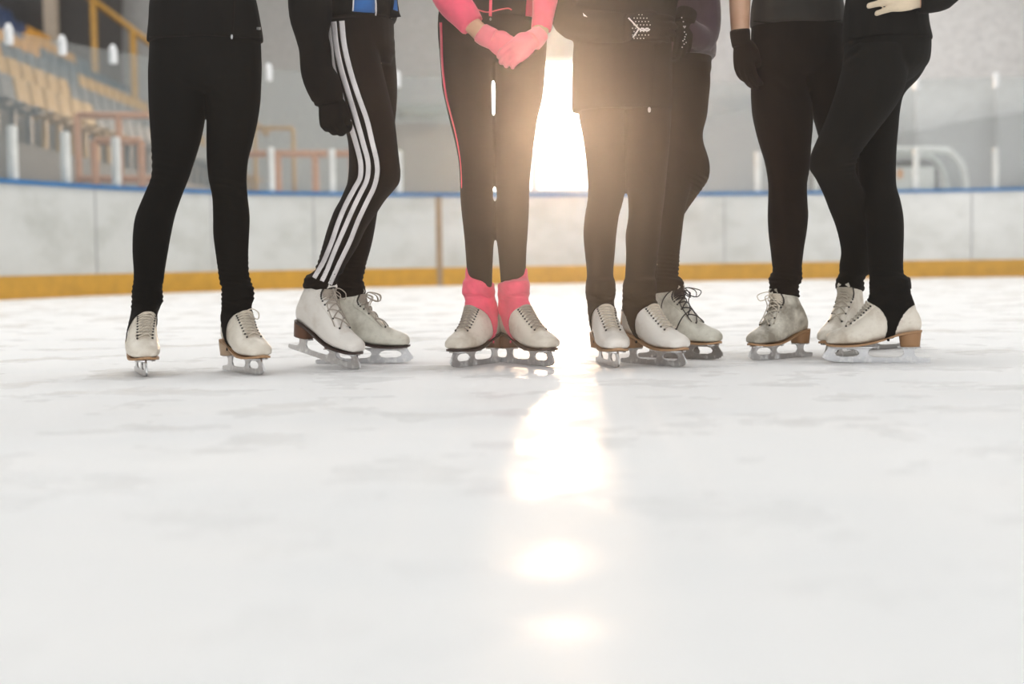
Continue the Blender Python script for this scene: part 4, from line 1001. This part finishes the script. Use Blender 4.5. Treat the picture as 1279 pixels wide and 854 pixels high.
# stands on the left: concrete steps with coloured seats
steps = MB(); ROWX = lambda k: -4.75 - .80 * k
ROWZ = lambda k: 1.15 + .53 * k
for k in range(1, 11):
    steps.box((ROWX(k) - .15, 22.6, ROWZ(k) / 2 - .02), (.405, 7.9, ROWZ(k) / 2 - .02))
struct('stand_steps', steps, MAT['concrete'])
SEAT = {'amber': plain('amber_seat_plastic', (.52, .25, .02), .45), 'navy': plain('navy_seat_plastic', (.012, .035, .10), .45), 'blue': plain('blue_seat_plastic', (.035, .085, .12), .5), 'yellow': plain('yellow_seat_plastic', (.45, .27, .07), .5)}
def seat_mesh():
    mb = MB()
    def shell(path, half):
        rg = []
        for x, z, w in path:
            rg.append([Vector((x, -w, z + .012)), Vector((x + .004, -w * .5, z)), Vector((x + .004, w * .5, z)), Vector((x, w, z + .012)), Vector((x - .022, w, z + .004)), Vector((x - .022, -w, z + .004))])
        mb.loft(rg)
    shell([(.40, -.02, .20), (.36, .0, .215), (.20, -.015, .22), (.04, .0, .215), (.0, .03, .21), (-.03, .12, .215), (-.055, .26, .22), (-.075, .37, .21), (-.085, .41, .17)], .2)
    mb.box((.18, 0, -.20), (.03, .03, .20)); mb.box((.18, 0, -.03), (.14, .14, .015))
    return mb.mesh('stadium_seat')
proto = {}
for n, m in SEAT.items():
    me = seat_mesh(); me.materials.append(m); proto[n] = me
first = {}
LBL = {'amber': 'amber plastic stadium seat high in the stands at the left', 'navy': 'navy plastic stadium seat among amber ones high in the stands', 'blue': 'slate blue plastic stadium seat in the stands behind the glass', 'yellow': 'pale yellow plastic stadium seat in the stands behind the glass'}
for k in range(1, 11):
    for j in range(30):
        y = 15.0 + .52 * j; x = ROWX(k) + .0; z = ROWZ(k) - .04 + .405
        px = 639.5 + (x) / y * F
        if px < -35 or px > 330: continue
        py = 330 - (z + .1 - H) / y * F
        if py < -40 or py > 250: continue
        h = noise.noise(Vector((k * .62 + 3.1, j * .21, 7.7)))
        above = py < 78 + px * .10
        n = ('navy' if px < 50 and 16 < py < 62 else 'amber') if above else ('yellow' if h > (.03 if k > 2 else -.12) else 'blue')
        if n not in first:
            o = bpy.data.objects.new('stadium_seat', proto[n]); first[n] = o
        else:
            o = first[n].copy()
        COL.objects.link(o); o.location = (x, y, z)
        o.rotation_euler = (0, 0, 0)
        tag(o, LBL[n], 'seat', n + ' stadium seats in the stands')

# orange guard rails before the stands, and the sloping stair rail
MAT['orange'] = plain('orange_rail_paint', (.50, .20, .08), .5)
MAT['mustard'] = plain('mustard_rail_paint', (.40, .22, .04), .5)
def rail(name, label, px0, px1, ytop, Y, mat, nv, mid=True, slope=0., r=.035, bars=()):
    a = W(px0, ytop, Y); b = W(px1, ytop + slope, Y); base = Vector(((a.x + b.x) / 2, Y, 0))
    rt = empty(name, base, label, 'railing')
    MB().tube([a, b], r, 8, sub=1).build('top_rail', mat, rt, loc=-base)
    if mid:
        m_ = Vector((0, 0, (a.z + b.z) * -.18)); MB().tube([a + m_, b + m_], r, 8, sub=1).build('mid_rail', mat, rt, loc=-base)
    for i in range(nv):
        t = a.lerp(b, i / (nv - 1)); MB().tube([t, Vector((t.x, t.y, 0))], r, 8, sub=1).build('post', mat, rt, loc=-base)
    return rt
rail('guard_rail', 'orange tubular guard rail behind the second and third glass posts from the left', 96, 200, 144, 16.2, MAT['orange'], 3, r=.04)
rail('guard_rail', 'lower orange guard rail with thick posts seen just above the blue cap rail', 118, 176, 176, 15.8, MAT['orange'], 3, r=.045)
rail('guard_rail', 'orange guard rail between the zip jacket skater and the striped trousers skater', 300, 440, 192, 18.4, MAT['orange'], 4, r=.045)
rail('guard_rail', 'short upper orange rail at the end of the stands', 318, 366, 160, 18.8, MAT['mustard'], 2, r=.03, mid=False)
st = empty('stair_rail', (W(150, 200, 31).x, 31, 0), 'mustard sloping stair rail above the stands before the dark wall', 'railing')
sb = Vector((W(150, 200, 31).x, 31, 0))
MB().tube([W(100, -12, 31), W(182, 50, 31), W(335, 168, 31)], .07, 8, sub=1).build('handrail', MAT['mustard'], st, loc=-sb)
for px, py in ((116, 0), (166, 38), (230, 87), (290, 133)):
    a = W(px, py, 31); MB().tube([a, Vector((a.x, a.y, 0))], .075, 8, sub=1).build('post', MAT['mustard'], st, loc=-sb)
MB().box((W(63, 0, 32).x, 32, 4.5), (.13, .13, 4.48)).build('trim_8', plain('pale_pillar', (.50, .42, .33), .7), None, False)['kind'] = 'structure'

# shelter with a rounded end behind the boards on the right
Ys = 19.6
hb = Vector((W(1160, 300, Ys).x, Ys + .4, 0))
hs = empty('bench_shelter', hb, 'white framed bench shelter with a rounded corner behind the boards at right', 'shelter')
zt = W(1160, 187, Ys).z
x0, x1 = W(1020, 200, Ys).x, W(1206, 200, Ys).x
def arch(Y): return [Vector((x0, Y, .0)), Vector((x0, Y, zt - .06)), Vector((x0 + .06, Y, zt)), Vector((x1 - .40, Y, zt)), Vector((x1 - .20, Y, zt - .05)), Vector((x1 - .06, Y, zt - .20)), Vector((x1, Y, zt - .42)), Vector((x1 + .02, Y, zt - .8)), Vector((x1 + .02, Y, 0))]
for Y in (Ys, Ys + .9): MB().tube(arch(Y), .045, 8, sub=3).build('frame', MAT['post'], hs, loc=-hb)
can = MB(); A0, A1_ = arch(Ys), arch(Ys + .9); rg = []
for a, b in zip(A0[1:], A1_[1:]): rg.append([a, b, b + Vector((-.01, 0, -.015)), a + Vector((-.01, 0, -.015))])
can.loft(rg).build('canopy', MAT['glass'], hs, False, loc=-hb)
MB().box(((x0 + x1) / 2, Ys + .93, zt * .5), ((x1 - x0) / 2 - .1, .012, zt * .5 - .08)).build('back_panel', plain('grey_shelter_panel', (.06, .06, .06), .5), hs, False, loc=-hb)
MB().box(((x0 + x1) / 2 - .05, Ys + .6, .62), ((x1 - x0) / 2 - .2, .2, .03)).box((x0 + .3, Ys + .6, .30), (.03, .18, .30)).box((x1 - .4, Ys + .6, .30), (.03, .18, .30)).build('bench', plain('dark_bench', (.06, .05, .05), .6), hs, False, loc=-hb)
a, b = W(1096, 209, Ys), W(1166, 236, Ys)
MB().box(((a.x + b.x) / 2, Ys - .02, (a.z) / 2 + .1), ((b.x - a.x) / 2, .02, a.z / 2 - .1)).build('front_panel', MAT['post'], hs, False, loc=-hb)
a = W(1124, 217, Ys - .05); MB().box((a.x, Ys - .045, a.z), (.045, .004, .06)).build('orange_sign', plain('orange_sign', (.75, .35, .12), .5), hs, False, loc=-hb)

# ================================================================== light
def area(name, loc, size, power, color=(1, 1, 1), rot=(0, 0, 0), shape='RECTANGLE', sy=None, spread=None):
    l = bpy.data.lights.new(name, 'AREA'); l.shape = shape; l.size = size; l.size_y = sy or size; l.energy = power; l.color = color
    if spread: l.spread = spread
    o = bpy.data.objects.new(name, l); COL.objects.link(o); o.location = loc; o.rotation_euler = rot; return o
for x in (-8, 0, 8):
    for y in (-9, -2, 5, 12, 20, 28):
        area('ceiling_lamp', (x, y, ZC - .05), 5., 75 if y < 0 else 175, (.99, .985, .975), sy=2.2)
fw = empty('fill_window', (1, YN + .06, 4.2), None, None); fw['kind'] = 'structure'; fb_ = Vector((1, YN + .06, 4.2))  # unseen glowing window row, added behind the camera to brighten the fronts
MB().box((1, YN + .03, 4.2), (8.2, .02, 1.5)).build('window_pane', emit('fill_glow_pane', (1., .98, .96), 1.1), fw, False, loc=-fb_)
m_ = MB()
for x in range(9): m_.box((-7.2 + 2.05 * x, YN + .06, 4.2), (.06, .04, 1.56))
for z in (2.68, 5.72): m_.box((1, YN + .06, z), (8.26, .04, .06))
m_.build('window_frame', MAT['post'], fw, False, loc=-fb_)
area('rear_fill_light', (1, YN + .15, 4.2), 16., 900, (1, .99, .98), (R(90), 0, 0), sy=2.9)  # fill light added in front of the unseen rear window
area('added_wall_lamp', (8.62, YN + .3, 1.548), .40, 420, (1, .9, .85), (R(90), 0, R(5.7)), 'DISK')  # unseen lamp added for front light and a bright spot on the boards
# the low sun standing in the window
sp = W(690, 152, YF - .3)
area('window_sun', sp, .55, 550, (1, .66, .43), (R(-90), 0, 0), 'DISK', spread=R(120))

w = bpy.data.worlds.new('hall'); SC.world = w; w.use_nodes = True
w.node_tree.nodes['Background'].inputs[0].default_value = (.8, .82, .85, 1); w.node_tree.nodes['Background'].inputs[1].default_value = .1
# thin scattering volume added near the camera to imitate lens flare around the window
nt = w.node_tree; vs = nt.nodes.new('ShaderNodeVolumeScatter'); vs.inputs[0].default_value = (1, .95, .90, 1); vs.inputs['Anisotropy'].default_value = .925
ge = nt.nodes.new('ShaderNodeNewGeometry'); sx = nt.nodes.new('ShaderNodeSeparateXYZ'); nt.links.new(ge.outputs['Position'], sx.inputs[0])
mr = nt.nodes.new('ShaderNodeMapRange'); mr.inputs[1].default_value = .9; mr.inputs[2].default_value = 2.5; mr.inputs[3].default_value = .052; mr.inputs[4].default_value = 0.
nt.links.new(sx.outputs['Y'], mr.inputs[0]); nt.links.new(mr.outputs[0], vs.inputs['Density']); nt.links.new(vs.outputs[0], nt.nodes['World Output'].inputs['Volume'])
w.cycles.volume_step_size = 2.5; SC.cycles.volume_step_rate = 2.
SC.view_settings.view_transform = 'Standard'; SC.view_settings.look = 'None'; SC.view_settings.gamma = 1; SC.view_settings.use_curve_mapping = False
SC.view_settings.exposure = .41
SC.cycles.max_bounces = 6; SC.cycles.diffuse_bounces = 4; SC.cycles.glossy_bounces = 3; SC.cycles.transparent_max_bounces = 16
SC.cycles.sample_clamp_indirect = 6; SC.cycles.caustics_reflective = False; SC.cycles.caustics_refractive = False
